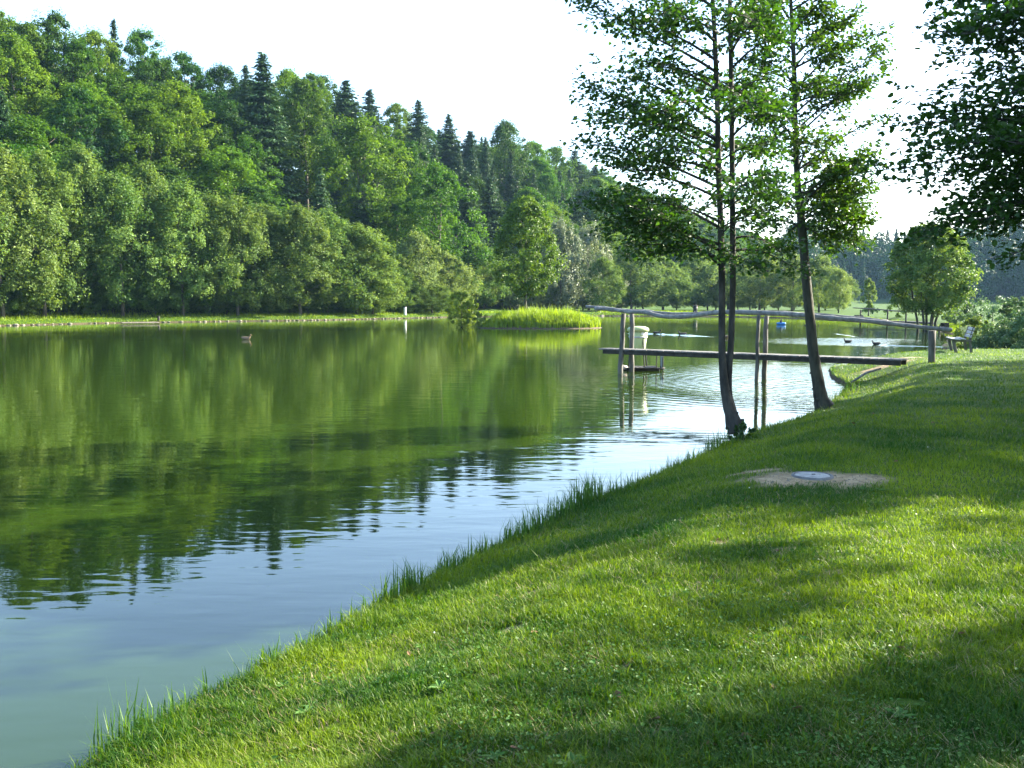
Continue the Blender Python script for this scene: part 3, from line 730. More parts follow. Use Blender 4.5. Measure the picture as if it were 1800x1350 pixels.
for px, D, H, Rr, sd_, lb in ((1672, 74, 1.6, 1.3, 75, 'grey green bush right of the dark wooden bin'), (1700, 70, 1.5, 1.5, 76, 'low bush beyond the hedge, behind the bench back'), (1745, 82, 2.0, 2.2, 77, 'wide bush on the far meadow above the hedge'), (1530, 118, 1.0, 1.0, 78, 'little bush at the foot of the slim young tree')):
    bush('meadow_bush', lb, at(px, 545, D).x, D, H, Rr, sd_, M['shrub'], .16, 36, 50, group='bushes on the far meadow')
# shrubs of the hedge by the bench
hedge = [(1702, 36.5, 1.35, 1.05, 'shrub', 'leftmost shrub of the hedge, touching the end of the rail'), (1735, 37.2, 1.65, 1.15, 'shrub', 'shrub of the hedge directly behind the bench'),
         (1712, 40.5, 1.95, .8, 'alder_far', 'yellowish taller shrub at the back of the hedge'), (1768, 36.6, 1.55, 1.2, 'shrub', 'rounded shrub of the hedge right of the bench'),
         (1790, 39.5, 2.0, 1.0, 'shrub', 'taller shrub with thin shoots at the back right of the hedge'), (1812, 36.8, 1.7, 1.3, 'shrub', 'shrub of the hedge cut by the right edge of the picture'), (1850, 37.5, 1.7, 1.4, 'shrub', 'last shrub of the hedge toward the right edge')]
for i, (px, D, H, Rr, mt, lb) in enumerate(hedge):
    bush('hedge_shrub', lb, at(px, 600, D).x, D, H, Rr, 80 + i, M[mt], .085, 90, 90, group='hedge shrubs by the bench')

# far jetty
def far_jetty():
    e = empty('far_jetty', (0, 0, 0)); tag(e, 'distant wooden jetty with handrail in front of the round tree', 'jetty')
    a = at(1478, 559, 90); b = at(1640, 563, 77); a.z = b.z = .42
    d = (b - a).normalized(); L = (b - a).length; rz = math.atan2(d.y, d.x); c = (a + b) / 2
    mb = MB()
    for i in range(int(L / .22)): mb.box(a + d * (i * .22 + .1), (.2, .7, .05), rz, .005, jitter=.004)
    mb.box(c + Vector((0, 0, -.09)), (L, .5, .1), rz, .01); mb.build('deck', M['deck'], e)
    nrm = Vector((d.y, -d.x, 0))
    for px in (1524, 1573, 1604):
        f = (px - 1478) / 162; q = a + (b - a) * f + nrm * .38
        mb = MB(); mb.tube([q + Vector((0, 0, -1)), q + Vector((.01, 0, .9))], .07, 8); mb.build('post', M['darkwood'], e, True)
    r0 = at(1500, 541, 90); r1 = at(1572, 546.5, 82); r2 = at(1645, 549, 77); mb = MB(); mb.tube([r0, (r0 + r1) / 2 + Vector((0, 0, .03)), r1, r2], [.045, .05, .055, .05], 8); mb.build('handrail', M['wood'], e, True)
    q = a + (b - a) * .28 + nrm * .5; mb = MB(); mb.box(q + Vector((0, 0, .15)), (.75, .5, .55), rz, .03); mb.build('feed_box', M['darkwood'], e)
far_jetty()
def wooden_bin():
    D = 67; q = at(1661, 565, D); e = empty('litter_bin', (q.x, D, hz(q.x, D)), .2); tag(e, 'square dark wooden litter bin on the far bank right of the round tree', 'litter bin')
    mb = MB()
    for i in range(5):
        for s in (-1, 1): mb.box((-.16 + i * .08, s * .2, .27), (.07, .02, .5), 0, .004); mb.box((s * .2, -.16 + i * .08, .27), (.02, .07, .5), 0, .004)
    mb.build('slats', M['darkwood'], e); mb = MB(); mb.box((0, 0, .27), (.34, .34, .48), 0, .01); mb.build('liner', M['black'], e)
wooden_bin()
def small_post(px, py, D, H, r_, mat, label, name, cat, cap=None, z=None):
    q = at(px, py, D); e = empty(name, (q.x, D, hz(q.x, D) - .03 if z is None else z)); tag(e, label, cat)
    mb = MB(); mb.lathe([(0, 0), (r_, 0), (r_, .05), (r_ * .92, H * .5), (r_, H * .95), (0, H * .97)], n=12); mb.build('post', mat, e, True)
    mb = MB(); mb.lathe([(0, H * .93), (r_ * 1.25, H * .93), (r_ * 1.3, H), (r_ * .8, H * 1.06), (0, H * 1.08)], n=12); mb.build('cap', cap or mat, e, True)
small_post(712, 550, shore_D(712) + 1.6, 1.0, .17, M['white'], 'short white post with dark cap on the far grassy bank', 'white_post', 'post', M['black'])
small_post(279, 566, shore_D(279) + .3, .45, .13, M['darkwood'], 'tiny dark stake at the waterline of the far left bank', 'mooring_stake', 'stake', M['darkwood'])
small_post(1222, 550, shore_D(1222) + 1.5, 1.0, .3, M['black'], 'dark stub on the far bank just above the dip of the handrail', 'bank_bollard', 'bollard', M['darkwood'])
small_post(1652, 560, 66, .62, .07, M['darkwood'], 'thin dark stake between the round tree and the litter bin', 'tree_stake', 'stake', M['darkwood'])
q = P(238, 568, .1); mb = MB(); mb.box((0, 0, 0), (3.2, 1.4, .1), .55, .03); o = mb.build('concrete_slab', M['stone']); o.location = (q.x, q.y + .9, .12); tag(o, 'flat grey concrete slab at the edge of the far left bank', 'slab')

# edging stones
def stones():
    protos = []
    for k in range(4):
        r = np.random.default_rng(k + 60); mb = MB(); n = 10
        prof = [(0, -.16), (.16, -.15), (.24, -.03), (.23, .08), (.13, .16), (0, .17)]; mb.lathe(prof, n=n); V = np.array(mb.V)
        V *= 1 + r.normal(size=V.shape) * .09; V[:, 0] *= 1.45
        protos.append(np_mesh('stone', V, [np.array(mb.Q)], M['stone'], False))
    pts = far_bank[1:14]; k = 0
    for (ax_, ay), (bx, by) in zip(pts[:-1], pts[1:]):
        L = math.hypot(bx - ax_, by - ay); s = 0
        while s < L:
            t = s / L; x = ax_ + (bx - ax_) * t; y = ay + (by - ay) * t; px = 900 + FPX * x / y; s += random.uniform(.3, .75) * (1.2 if px > 1000 else 1) * (1.5 if px < 500 else 1)
            if px < -30 or 205 < px < 266 or 800 < px < 1000 or px > 1200 or random.random() < .1: continue
            o = link('edging_stone', protos[k % 4], None, (x + random.uniform(-.12, .12), y + random.uniform(-.1, .15), random.uniform(.0, .06))); o.rotation_euler = (random.uniform(-.2, .2), 0, random.uniform(0, 3.1)); f = random.uniform(.3, .62) * (1.5 if random.random() < .15 else 1); o.scale = (f, f, f * random.uniform(.6, 1.05))
            tag(o, 'pale edging stone at the waterline of the %s far bank' % ('left' if px < 600 else 'middle' if px < 900 else 'right'), 'stone', 'edging stones, %s bank' % ('left' if px < 600 else 'middle' if px < 900 else 'right')); k += 1
    print('stones', k)
stones()

# ------------------------------------------------------------------ near jetty with pole handrail
JA = at(1058, 612, 30.3); JB = at(1588, 631, 24.7)
JZ = .76; JA.z = JB.z = JZ; JD = (JB - JA).normalized(); JN = Vector((-JD.y, JD.x, 0)); JL = (JB - JA).length   # JN points away from the camera
def jetty():
    e = empty('jetty', (0, 0, 0)); tag(e, 'narrow plank jetty with crooked grey pole handrail reaching over the water', 'jetty'); rz = math.atan2(JD.y, JD.x)
    W = .62; o = JN * .12
    mb = MB(); s = 0
    while s < JL - .1:                                # cross planks
        b_ = .19; mb.box(JA + o + JD * (s + b_ / 2) + Vector((0, 0, -.022)), (b_ - .012, W * random.uniform(.96, 1.03), .04), rz + random.uniform(-.01, .01), .005, jitter=.003); s += b_
    mb.build('deck', M['deck'], e)
    for k in (-.24, .24):
        mb = MB(); mb.box(JA + o + JN * k + JD * (JL / 2 + .05) + Vector((0, 0, -.105)), (JL - .15, .07, .12), rz, .008); mb.build('beam', M['darkwood'], e)
    # posts: (px, top py, y offset, radius, bottom z, lean px at the water)
    def post(px, pyt, D, r_, pxb, zb=-1.0, nm='post', mat='wood'):
        t = at(px, pyt, D); b = at(pxb, 660, D); b.z = zb; m = t.lerp(b, .5) + Vector((random.uniform(-.02, .02), 0, 0)); mb = MB()
        pts = [t.lerp(b, i / 7) + Vector((.012 * math.sin(i * 2.1 + px), 0, 0)) for i in range(8)]
        mb.tube(pts, [r_ * (.93 + .02 * i) for i in range(8)], 9, rough=.07); mb.build(nm, M[mat], e, True)
    D1 = 29.7; post(1096, 551, D1, .078, 1088, mat='wood'); post(1111, 551, D1 + .75, .078, 1110)
    D2 = 27.05; post(1333, 554, D2 - .1, .055, 1330); post(1347, 555, D2 + .55, .072, 1343)
    # thick short post on the lawn
    b = at(1638, 638, 25.6); mb = MB(); g = hz(b.x, b.y)
    mb.tube([(b.x, b.y, g - .2), (b.x - .01, b.y, g + .2), (b.x - .015, b.y, g + .5), (b.x - .03, b.y, at(1638, 581, 25.6).z)], [.092, .088, .09, .10], 12, rough=.05); mb.build('post', M['wood'], e, True)
    def pole(pts, Dl, Dr, x0, x1, rr, nm='handrail'):
        q = [at(px, py, Dl + (Dr - Dl) * (px - x0) / (x1 - x0)) for px, py in pts]
        # smooth
        fine = []
        for i in range(len(q) - 1):
            a, b, c, d = q[max(i - 1, 0)], q[i], q[i + 1], q[min(i + 2, len(q) - 1)]
            for k in range(4):
                t = k / 4; fine.append(.5 * ((2 * b) + (c - a) * t + (2 * a - 5 * b + 4 * c - d) * t * t + (3 * b - a - 3 * c + d) * t ** 3))
        fine.append(q[-1]); n = len(fine); mb = MB()
        mb.tube(fine, [rr[0] + (rr[1] - rr[0]) * i / (n - 1) + .006 * math.sin(i * 1.7) + (.012 if i % 9 == 4 else 0) for i in range(n)], 10, rough=.05)
        for i in range(3, n - 2, 6):                       # cut knots
            v = fine[i]; mb.tube([v, v + Vector((random.uniform(-.03, .03), -.05, random.uniform(-.07, .09)))], [.02, .014], 6)
        mb.build(nm, M['rail'], e, True)
    pole([(1046, 542), (1075, 544), (1105, 548), (1135, 549), (1158, 555), (1180, 557), (1210, 556), (1240, 552), (1265, 549), (1300, 549), (1340, 550), (1380, 552), (1425, 555)], 30, 26.2, 1046, 1425, (.058, .066))
    pole([(1420, 555), (1460, 559), (1500, 562), (1550, 567), (1600, 573), (1640, 577), (1674, 580)], 26.3, 25.2, 1420, 1674, (.068, .05))
    pole([(1030, 539), (1060, 541), (1090, 545), (1130, 547), (1170, 551), (1210, 552), (1260, 549), (1320, 548), (1400, 552), (1480, 557), (1560, 566)], 31.2, 26.2, 1030, 1560, (.05, .06))
jetty()
# grey pole lying on the bank below the jetty end
a = P(1497, 672, .2); b = P(1548, 648, .5); mb = MB(); mb.tube([a, a.lerp(b, .5) + Vector((0, 0, .07)), b], [.028, .03, .025], 8, rough=.06); o = mb.build('washed_up_pole', M['rail'], None, True); tag(o, 'bent grey pole lying on the bank below the jetty end', 'pole')

# fish feeder on its platform
def feeder():
    D = 31.2; c = at(1121, 640, D); e = empty('fish_feeder', (c.x, D, .12)); tag(e, 'pale green fish feeder barrel on black legs behind the jetty posts', 'fish feeder')
    zt = at(1120, 573, D).z - .12; zb = zt - .82
    mb = MB(); mb.lathe([(.0, zb), (.16, zb), (.24, zb + .1), (.285, zb + .42), (.30, zt - .14), (0, zt - .14)], n=28); mb.build('barrel', M['feeder_green'], e, True)
    mb = MB(); mb.lathe([(.33, zt - .17), (.352, zt - .165), (.352, zt - .10), (.33, zt - .06), (.22, zt - .015), (.0, zt)], n=28); mb.build('lid', M['feeder_lid'], e, True)
    mb = MB(); mb.lathe([(.287, zb + .44), (.304, zb + .44), (.306, zb + .49), (.29, zb + .49)], n=28); mb.build('band', M['metal'], e, True)
    mb = MB(); V = []
    for i in range(5):
        a = -1.35 + i * .09
        for z in (zt - .29, zt - .2): V.append((.312 * math.cos(a), .312 * math.sin(a), z))
    mb.add(V, [(2 * i, 2 * i + 2, 2 * i + 3, 2 * i + 1) for i in range(4)]); mb.build('sticker', M['white'], e)
    for k in range(4):
        a = .5 + k * 1.5708; mb = MB(); mb.tube([(.27 * math.cos(a), .27 * math.sin(a), zb + .45), (.36 * math.cos(a), .36 * math.sin(a), 0)], .022, 6); mb.build('leg', M['black'], e)
    pf = empty('feeder_platform', (c.x + .12, D, .0)); tag(pf, 'low dark floating platform under the fish feeder', 'platform')
    mb = MB()
    for i in range(7): mb.box((-.45 + i * .15, 0, .09), (.14, .95, .035), 0, .006, jitter=.003)
    mb.box((0, -.38, .035), (1.05, .09, .07), 0, .01); mb.box((0, .38, .035), (1.05, .09, .07), 0, .01); mb.build('boards', M['darkwood'], pf)
    for x, y in ((.42, -.4), (.66, -.2), (.66, .3)): mb = MB(); mb.tube([(x, y, -.1), (x + .01, y, .5)], .018, 6); mb.build('upright', M['black'], pf)
    mb = MB(); mb.tube([(.5, -.35, .06), (.68, -.35, .08), (.7, .3, .07)], .035, 7); mb.build('side_pole', M['wood'], pf, True)
    mb = MB(); mb.lathe([(0, .02), (.1, .03), (.13, .09), (.1, .16), (0, .18)], (-.62, -.2, 0), 12, 1.3, 1); mb.build('float', M['foam'], pf, True)
    mb = MB(); mb.box((.66, .05, .28), (.008, .46, .34), 0, 0); mb.build('net', M['net'], pf)
feeder()
# bench
def bench():
    c = at(1697, 619, 30.6); e = empty('park_bench', (c.x, 30.6, hz(c.x, 30.6)), R(0)); tag(e, 'weathered slatted bench standing sideways on the lawn before the hedge', 'bench')
    # seen from its end: it faces left; seat slats run away from the camera
    e.rotation_euler = (0, 0, R(-18)); L = 1.5
    mb = MB()
    for i in range(3): mb.box((-.36 + i * .15, L / 2, .43 + .012 * abs(i - 1)), (.13, L, .035), 0, .008, ry=R(3))
    mb.build('seat', M['bench'], e)
    mb = MB()
    for i in range(3): mb.box((.155 + i * .035, L / 2, .53 + i * .115), (.03, L, .095), 0, .008, ry=R(16))
    mb.build('backrest', M['bench'], e)
    for y in (.15, L - .15):
        mb = MB(); mb.box((-.30, y, .2), (.09, .09, .42), 0, .01, ry=R(-14)); mb.build('leg', M['wood'], e)
        mb = MB(); mb.tube([(.20, y, -.05), (.13, y, .4), (.24, y, .83)], [.055, .05, .04], 4); mb.build('leg', M['wood'], e)
        mb = MB(); mb.box((-.08, y, .385), (.55, .08, .06), 0, .008); mb.build('cross_bar', M['wood'], e)
bench()
# manhole cover
def cover():
    e = empty('inspection_cover', (COVER.x, COVER.y, hz(COVER.x, COVER.y) - .018)); tag(e, 'round grey concrete inspection cover set in bare earth', 'manhole cover')
    mb = MB(); mb.lathe([(.164, .022), (.164, .031), (.160, .034), (.12, .036), (.118, .0345), (.112, .0345), (.110, .0365), (0, .039)], n=40); mb.build('lid', M['concrete'], e)
    mb = MB(); mb.lathe([(.172, -.05), (.172, .034), (.176, .038), (.190, .036), (.198, .02), (.2, -.05)], n=40); mb.build('ring', M['concrete_dark'], e)
    mb = MB(); mb.box((.01, .0, .0415), (.035, .02, .006), 0, .002); mb.build('handle', M['black'], e)
cover()

def gravel():
    r = np.random.default_rng(77); Vs, Fs = [], []; base = np.array([(1, 0, 0), (0, 1, 0), (-1, 0, 0), (0, -1, 0), (0, 0, .6), (0, 0, -.6)]); fa = np.array([(0, 1, 4), (1, 2, 4), (2, 3, 4), (3, 0, 4), (1, 0, 5), (2, 1, 5), (3, 2, 5), (0, 3, 5)]); k = 0
    x = COVER.x - .1 + r.normal(size=500) * .5; y = COVER.y - .05 + r.normal(size=500) * .28; ok = (patch_amt(x, y) > .3) & (np.hypot(x - COVER.x, y - COVER.y) > .21); x, y = x[ok], y[ok]; z = height(x, y)
    for i in range(len(x)):
        Vs.append(base * (1 + r.normal(size=(6, 3)) * .3) * (.004 + .012 * r.random() ** 3) + np.array([x[i], y[i], z[i] + .002])); Fs.append(fa + 6 * k); k += 1
    o = link('gravel', np_mesh('gravel', np.concatenate(Vs), [np.concatenate(Fs)], M['stone'], False)); tag(o, 'loose gravel and crumbs of soil around the inspection cover', 'gravel', kind='stuff')
gravel()
# birds and the blue float
def bird(name, label, px, py, size, mat, heading, group=None, dip=0):
    q = P(px, py, 0); e = empty(name, (q.x, q.y, 0), heading); tag(e, label, 'duck', group); s = size
    mb = MB(); pts = [(-.30, 0, .13), (-.24, 0, .11), (-.14, 0, .08), (0, 0, .065), (.13, 0, .08), (.19, 0, .13), (.205, 0, .19), (.22, 0, .235), (.25, 0, .25), (.285, 0, .24)]
    rad = [.012, .05, .085, .10, .085, .05, .034, .04, .042, .018]
    mb.tube([Vector(v) * s for v in pts], [v * s for v in rad], 10); mb.build('body', M[mat], e, True)
    mb = MB(); mb.tube([Vector((.275, 0, .24)) * s, Vector((.335, 0, .23)) * s], [.017 * s, .009 * s], 6); mb.build('bill', M['bill'], e, True)
    return e
bird('duck', 'brown duck swimming alone on the left side of the lake', 433, 597, 1.05, 'duck_brown', R(-8))
bird('duck', 'dark duck just right of the fish feeder, left one of two', 1155, 587, 1.0, 'duck_dark', R(0), 'ducks beyond the jetty')
bird('duck', 'dark duck in the middle of the pale streak left of the twin trunks', 1199, 589, 1.0, 'duck_dark', R(180), 'ducks beyond the jetty')
bird('duck', 'brown duck seen between the twin trunks', 1276, 594, 1.0, 'duck_brown', R(100), 'ducks beyond the jetty')
bird('duck', 'dark duck in the glittering ripples, left one', 1490, 602, .8, 'duck_dark', R(180), 'ducks in the glittering water')
bird('duck', 'dark duck leading a pale wake, right one', 1540, 606, .8, 'duck_dark', R(175), 'ducks in the glittering water')
def blue_float():
    q = P(1373, 571, 0); e = empty('blue_boat', (q.x, q.y, 0)); tag(e, 'tiny bright blue float with a dark bird on it, far across the water', 'float')
    mb = MB(); mb.tube([(-.42, 0, .12), (-.3, 0, .11), (0, 0, .1), (.3, 0, .11), (.42, 0, .12)], [.05, .11, .14, .11, .05], 10); mb.build('hull', M['blue'], e, True)
    mb = MB(); mb.tube([(-.05, 0, .1), (-.02, 0, .3), (.02, 0, .42), (.06, 0, .5)], [.1, .11, .06, .05], 8); mb.build('post', M['black'], e, True)
blue_float()
# wakes: low smooth ridges on the water
def wake(pts, wdt, hgt, label):
    q = [P(px, py, 0) for px, py in pts]; V = []; Q = []; n = len(q); prof = [(-1, -.01), (-.5, .45), (0, 1), (.5, .45), (1, -.01)]
    fine = []
    for i in range(n - 1):
        k = 10
        for j in range(k): fine.append(q[i].lerp(q[i + 1], j / k))
    fine.append(q[-1]); n = len(fine)
    for i, c in enumerate(fine):
        d = (fine[min(i + 1, n - 1)] - fine[max(i - 1, 0)]).normalized(); nn = Vector((-d.y, d.x, 0)); tp = min(1, i / 5, (n - 1 - i) / 8) * random.uniform(.6, 1)
        for a_, z in prof: V.append(c + nn * a_ * wdt + Vector((0, 0, z * hgt * tp + (.003 if z > 0 else -.004))))
    for i in range(n - 1):
        for j in range(4): Q.append((i * 5 + j, i * 5 + j + 1, (i + 1) * 5 + j + 1, (i + 1) * 5 + j))
    o = link('wake', np_mesh('wake', np.array([tuple(v) for v in V]), [np.array(Q)], M['water'], True)); tag(o, label, 'wake', kind='stuff')
wake([(1098, 586), (1150, 587), (1200, 589.5), (1262, 592.5)], .35, .06, 'pale wake streak of the ducks beyond the jetty')
wake([(1540, 607), (1580, 608), (1640, 609.5), (1690, 611)], .3, .05, 'pale wake behind the right duck')
wake([(1455, 585), (1490, 589), (1520, 594)], .35, .04, 'pale arc of ripples left of the ducks')
wake([(200, 598.5), (300, 598), (432, 597.5)], .3, .012, 'faint wake of the brown duck')

# ------------------------------------------------------------------ near trees with real branches
def curve_pts(p0, p1, sag, n, r, wob=.04):
    out = []; L = np.linalg.norm(p1 - p0)
    ph = r.random(3) * 6.28
    for i in range(n + 1):
        t = i / n; q = p0 + (p1 - p0) * t + np.array([0, 0, sag * math.sin(math.pi * t)])
        q = q + wob * L * t * np.array([math.sin(4 * t + ph[0]), math.sin(5 * t + ph[1]), .6 * math.sin(6 * t + ph[2])]); out.append(q)
    return np.array(out)
def leafy(mb, leaves, r, p0, p1, r0, sag=.15, twig_n=14, twig_len=.75, per=9, bare=.2, flat=.6, leafless=False):
    """branch from p0 to p1, twigs off it, leaf sites on the twigs (collected in leaves)"""
    p0 = np.array(p0, float); p1 = np.array(p1, float); L = np.linalg.norm(p1 - p0)
    main = curve_pts(p0, p1, sag, 8, r); m = len(main) - 1
    mb.tube(main, [r0 * (1 - .88 * i / m) for i in range(m + 1)], 6)
    dirv = unit(p1 - p0)
    side = unit(np.cross(dirv, [0, 0, 1.]))
    k = max(4, int(twig_n * L))
    for i in range(k):
        t = bare + (1 - bare) * (i + r.random()) / k; j = min(int(t * m), m - 1); q = main[j] + (main[j + 1] - main[j]) * (t * m - j)
        sgn = 1 if i % 2 else -1
        d = unit(dirv * (.55 + .3 * r.random()) + side * sgn * (.55 + .4 * r.random()) + np.array([0, 0, 1.5 * flat * (r.random() - .45)]))
        l = twig_len * (.45 + .75 * r.random()) * (1.05 - .55 * t) 
        e = q + d * l + np.array([0, 0, -.10 * l]); tw = curve_pts(q, e, .04 * l, 3, r, .05)
        mb.tube(tw, [max(.003, r0 * .22), .004, .003, .002], 4, cap=False)
        n = max(3, int(per * l / .6)); u = .15 + .85 * r.random(n)
        pos = q + (e - q) * u[:, None] + r.normal(size=(n, 3)) * .075; leaves.append((pos, np.repeat(d[None], n, 0)))
        # sub twigs
        for s_ in range(2):
            v = .3 + .6 * r.random(); a = q + (e - q) * v; d2 = unit(d + side * (r.random() - .5) * 2.2 + np.array([0, 0, r.random() * .8 - .4])); l2 = l * (.25 + .3 * r.random()); b = a + d2 * l2
            mb.tube([a, b], [.003, .002], 3, cap=False); n = max(2, int(per * l2 / .45)); u = .2 + .8 * r.random(n)
            leaves.append((a + (b - a) * u[:, None] + r.normal(size=(n, 3)) * .05, np.repeat(d2[None], n, 0)))
def leaf_obj(name, leaves, mat, r, size, parent, droop=.35):
    pos = np.concatenate([l[0] for l in leaves]); d = np.concatenate([l[1] for l in leaves]); n = len(pos)
    nrm = unit(np.array([0, 0, 1.]) + r.normal(size=(n, 3)) * .6); ax = unit(d + r.normal(size=(n, 3)) * .7 + np.array([0, 0, -droop])); s = size * (.6 + .65 * r.random(n))
    V, F = ovate(pos, nrm, ax, s, s * .74); g = np.concatenate([np.full(len(l[0]), r.normal() * .16) for l in leaves])
    o = link(name, np_mesh(name, V, [F], mat, False, np.repeat(np.clip(.45 + g + .2 * r.normal(size=n), 0, 1), 6)), parent); print(name, n); return o
def A3(px, py, D): return np.array(at(px, py, D)[:])
def trunk_line(e, pix, D, rad, mat, Ds=None):
    q = [at(px, py, (Ds[i] if Ds else D)) for i, (px, py) in enumerate(pix)]
    fine = []; rr = []
    for i in range(len(q) - 1):
        a, b, c, d = q[max(i - 1, 0)], q[i], q[i + 1], q[min(i + 2, len(q) - 1)]
        for k in range(4):
            t = k / 4; fine.append(.5 * ((2 * b) + (c - a) * t + (2 * a - 5 * b + 4 * c - d) * t * t + (3 * b - a - 3 * c + d) * t ** 3)); rr.append(rad[i] + (rad[i + 1] - rad[i]) * t)
    fine.append(q[-1]); rr.append(rad[-1]); mb = MB(); mb.tube(fine, rr, 12, rough=.045)
    for i in range(3, len(fine) - 1, 3):
        v = fine[i]; a = random.uniform(0, 6.28); mb.tube([v, v + Vector((math.cos(a), math.sin(a), .3)) * (rr[i] * 1.25)], [rr[i] * .3, rr[i] * .16], 6)
    mb.build('trunk', mat, e, True); return fine
def near_twin():
    r = np.random.default_rng(21); D = 15.0; e = empty('twin_trunk_alder', (0, 0, 0)); tag(e, 'near alder with two slender dark trunks growing from the bank edge', 'tree')
    L = trunk_line(e, [(1296, 758), (1288, 735), (1277, 700), (1271, 650), (1269, 600), (1269, 500), (1267, 400), (1263, 300), (1261, 180), (1256, 60), (1250, -60), (1246, -200), (1244, -330)], D, [.16, .11, .075, .060, .052, .050, .048, .045, .04, .034, .028, .02, .01], M['bark'])
    Rr = trunk_line(e, [(1290, 752), (1284, 720), (1280, 690), (1281, 650), (1285, 600), (1288, 500), (1288, 400), (1287, 300), (1286, 180), (1284, 60), (1282, -60), (1282, -200), (1284, -330)], D, [.13, .09, .062, .055, .048, .047, .045, .042, .038, .034, .028, .02, .01], M['bark'], [D + .02] * 2 + [D + .08] * 3 + [D + .15] * 8)
    def base(px, py): return A3(px, py, D)
    mb = MB(); lv = []
    B = [ # start py on left trunk, tip px, py, D tip, density
     (440, 1035, 352, 14.2, 1.5), (430, 1075, 400, 14.8, 1.4), (455, 1120, 430, 15.2, 1.2), (400, 1100, 345, 15.6, 1.3), (465, 1190, 440, 14.6, 1.1), (350, 1090, 300, 14.5, .7),
     (330, 1015, 250, 14.6, .8), (300, 1060, 285, 15.4, .7), (250, 1035, 160, 14.8, 1.1), (260, 1045, 205, 15.4, 1.0), (220, 1070, 130, 15.5, .9), (280, 1090, 215, 14.0, .9),
     (130, 1012, 8, 14.7, .8), (110, 1110, 40, 15.4, .9), (80, 1085, -40, 14.3, .8), (160, 1130, 120, 16, .9), (20, 1060, -90, 15, .7), (-20, 1110, -160, 15, .7), (390, 1160, 370, 16.2, .8), (300, 1170, 260, 13.4, .8), (200, 1160, 190, 13.6, .8), (60, 1160, 30, 13.4, .8)]
    for sy, tx, ty, td, dn in B:
        leafy(mb, lv, r, A3(1264, sy, D), A3(tx, ty, td), .024, .12, int(16 * dn), .78, 13)
    Rb = [(420, 1362, 440, 15.2, 1.1), (390, 1345, 370, 14.6, 1.1), (440, 1400, 475, 15.6, .8), (330, 1370, 310, 15, 1.1), (300, 1345, 260, 16, 1.1), (240, 1365, 205, 14.6, 1.1), (180, 1350, 140, 15.4, 1.1), (120, 1370, 70, 15, 1), (60, 1350, 10, 15.8, 1), (20, 1380, -50, 14.8, .9), (-40, 1360, -130, 15, .8), (350, 1320, 330, 13.4, 1), (220, 1320, 180, 13.4, 1), (90, 1330, 40, 13.4, 1), (460, 1310, 470, 14.2, 1)]
    for sy, tx, ty, td, dn in Rb:
        leafy(mb, lv, r, A3(1287, sy, D + .15), A3(tx, ty, td), .022, .12, int(16 * dn), .7, 13)
    for k in range(34):     # branches toward and away from the viewer
        sy = r.uniform(-260, 430); th = r.choice([-1, 1]) * r.uniform(.9, 2.2) + (math.pi / 2 if r.random() < .5 else -math.pi / 2) * 0; st = A3(1264 if k % 2 else 1286, sy, D + .08)
        az = r.uniform(0, 6.283); l = r.uniform(.8, 1.7) * (1 if sy > 0 else .7); leafy(mb, lv, r, st, st + np.array([math.cos(az) * l * .8, math.sin(az) * l, .25 * l]), .016, .08, 12, .5, 11, bare=.1)
    for k in range(26):    # high crown above the frame (it throws shade)
        sy = r.uniform(-330, -60); st = A3(1264, sy, D + .08); az = r.uniform(0, 6.283); l = r.uniform(.8, 1.9); leafy(mb, lv, r, st, st + np.array([math.cos(az) * l, math.sin(az) * l, .3 * l]), .016, .08, 10, .6, 9)
    mb.build('branches', M['bark'], e, True)
    leaf_obj('crown', lv, M['near_leaf'], r, .078, e)
    return e
near_twin()
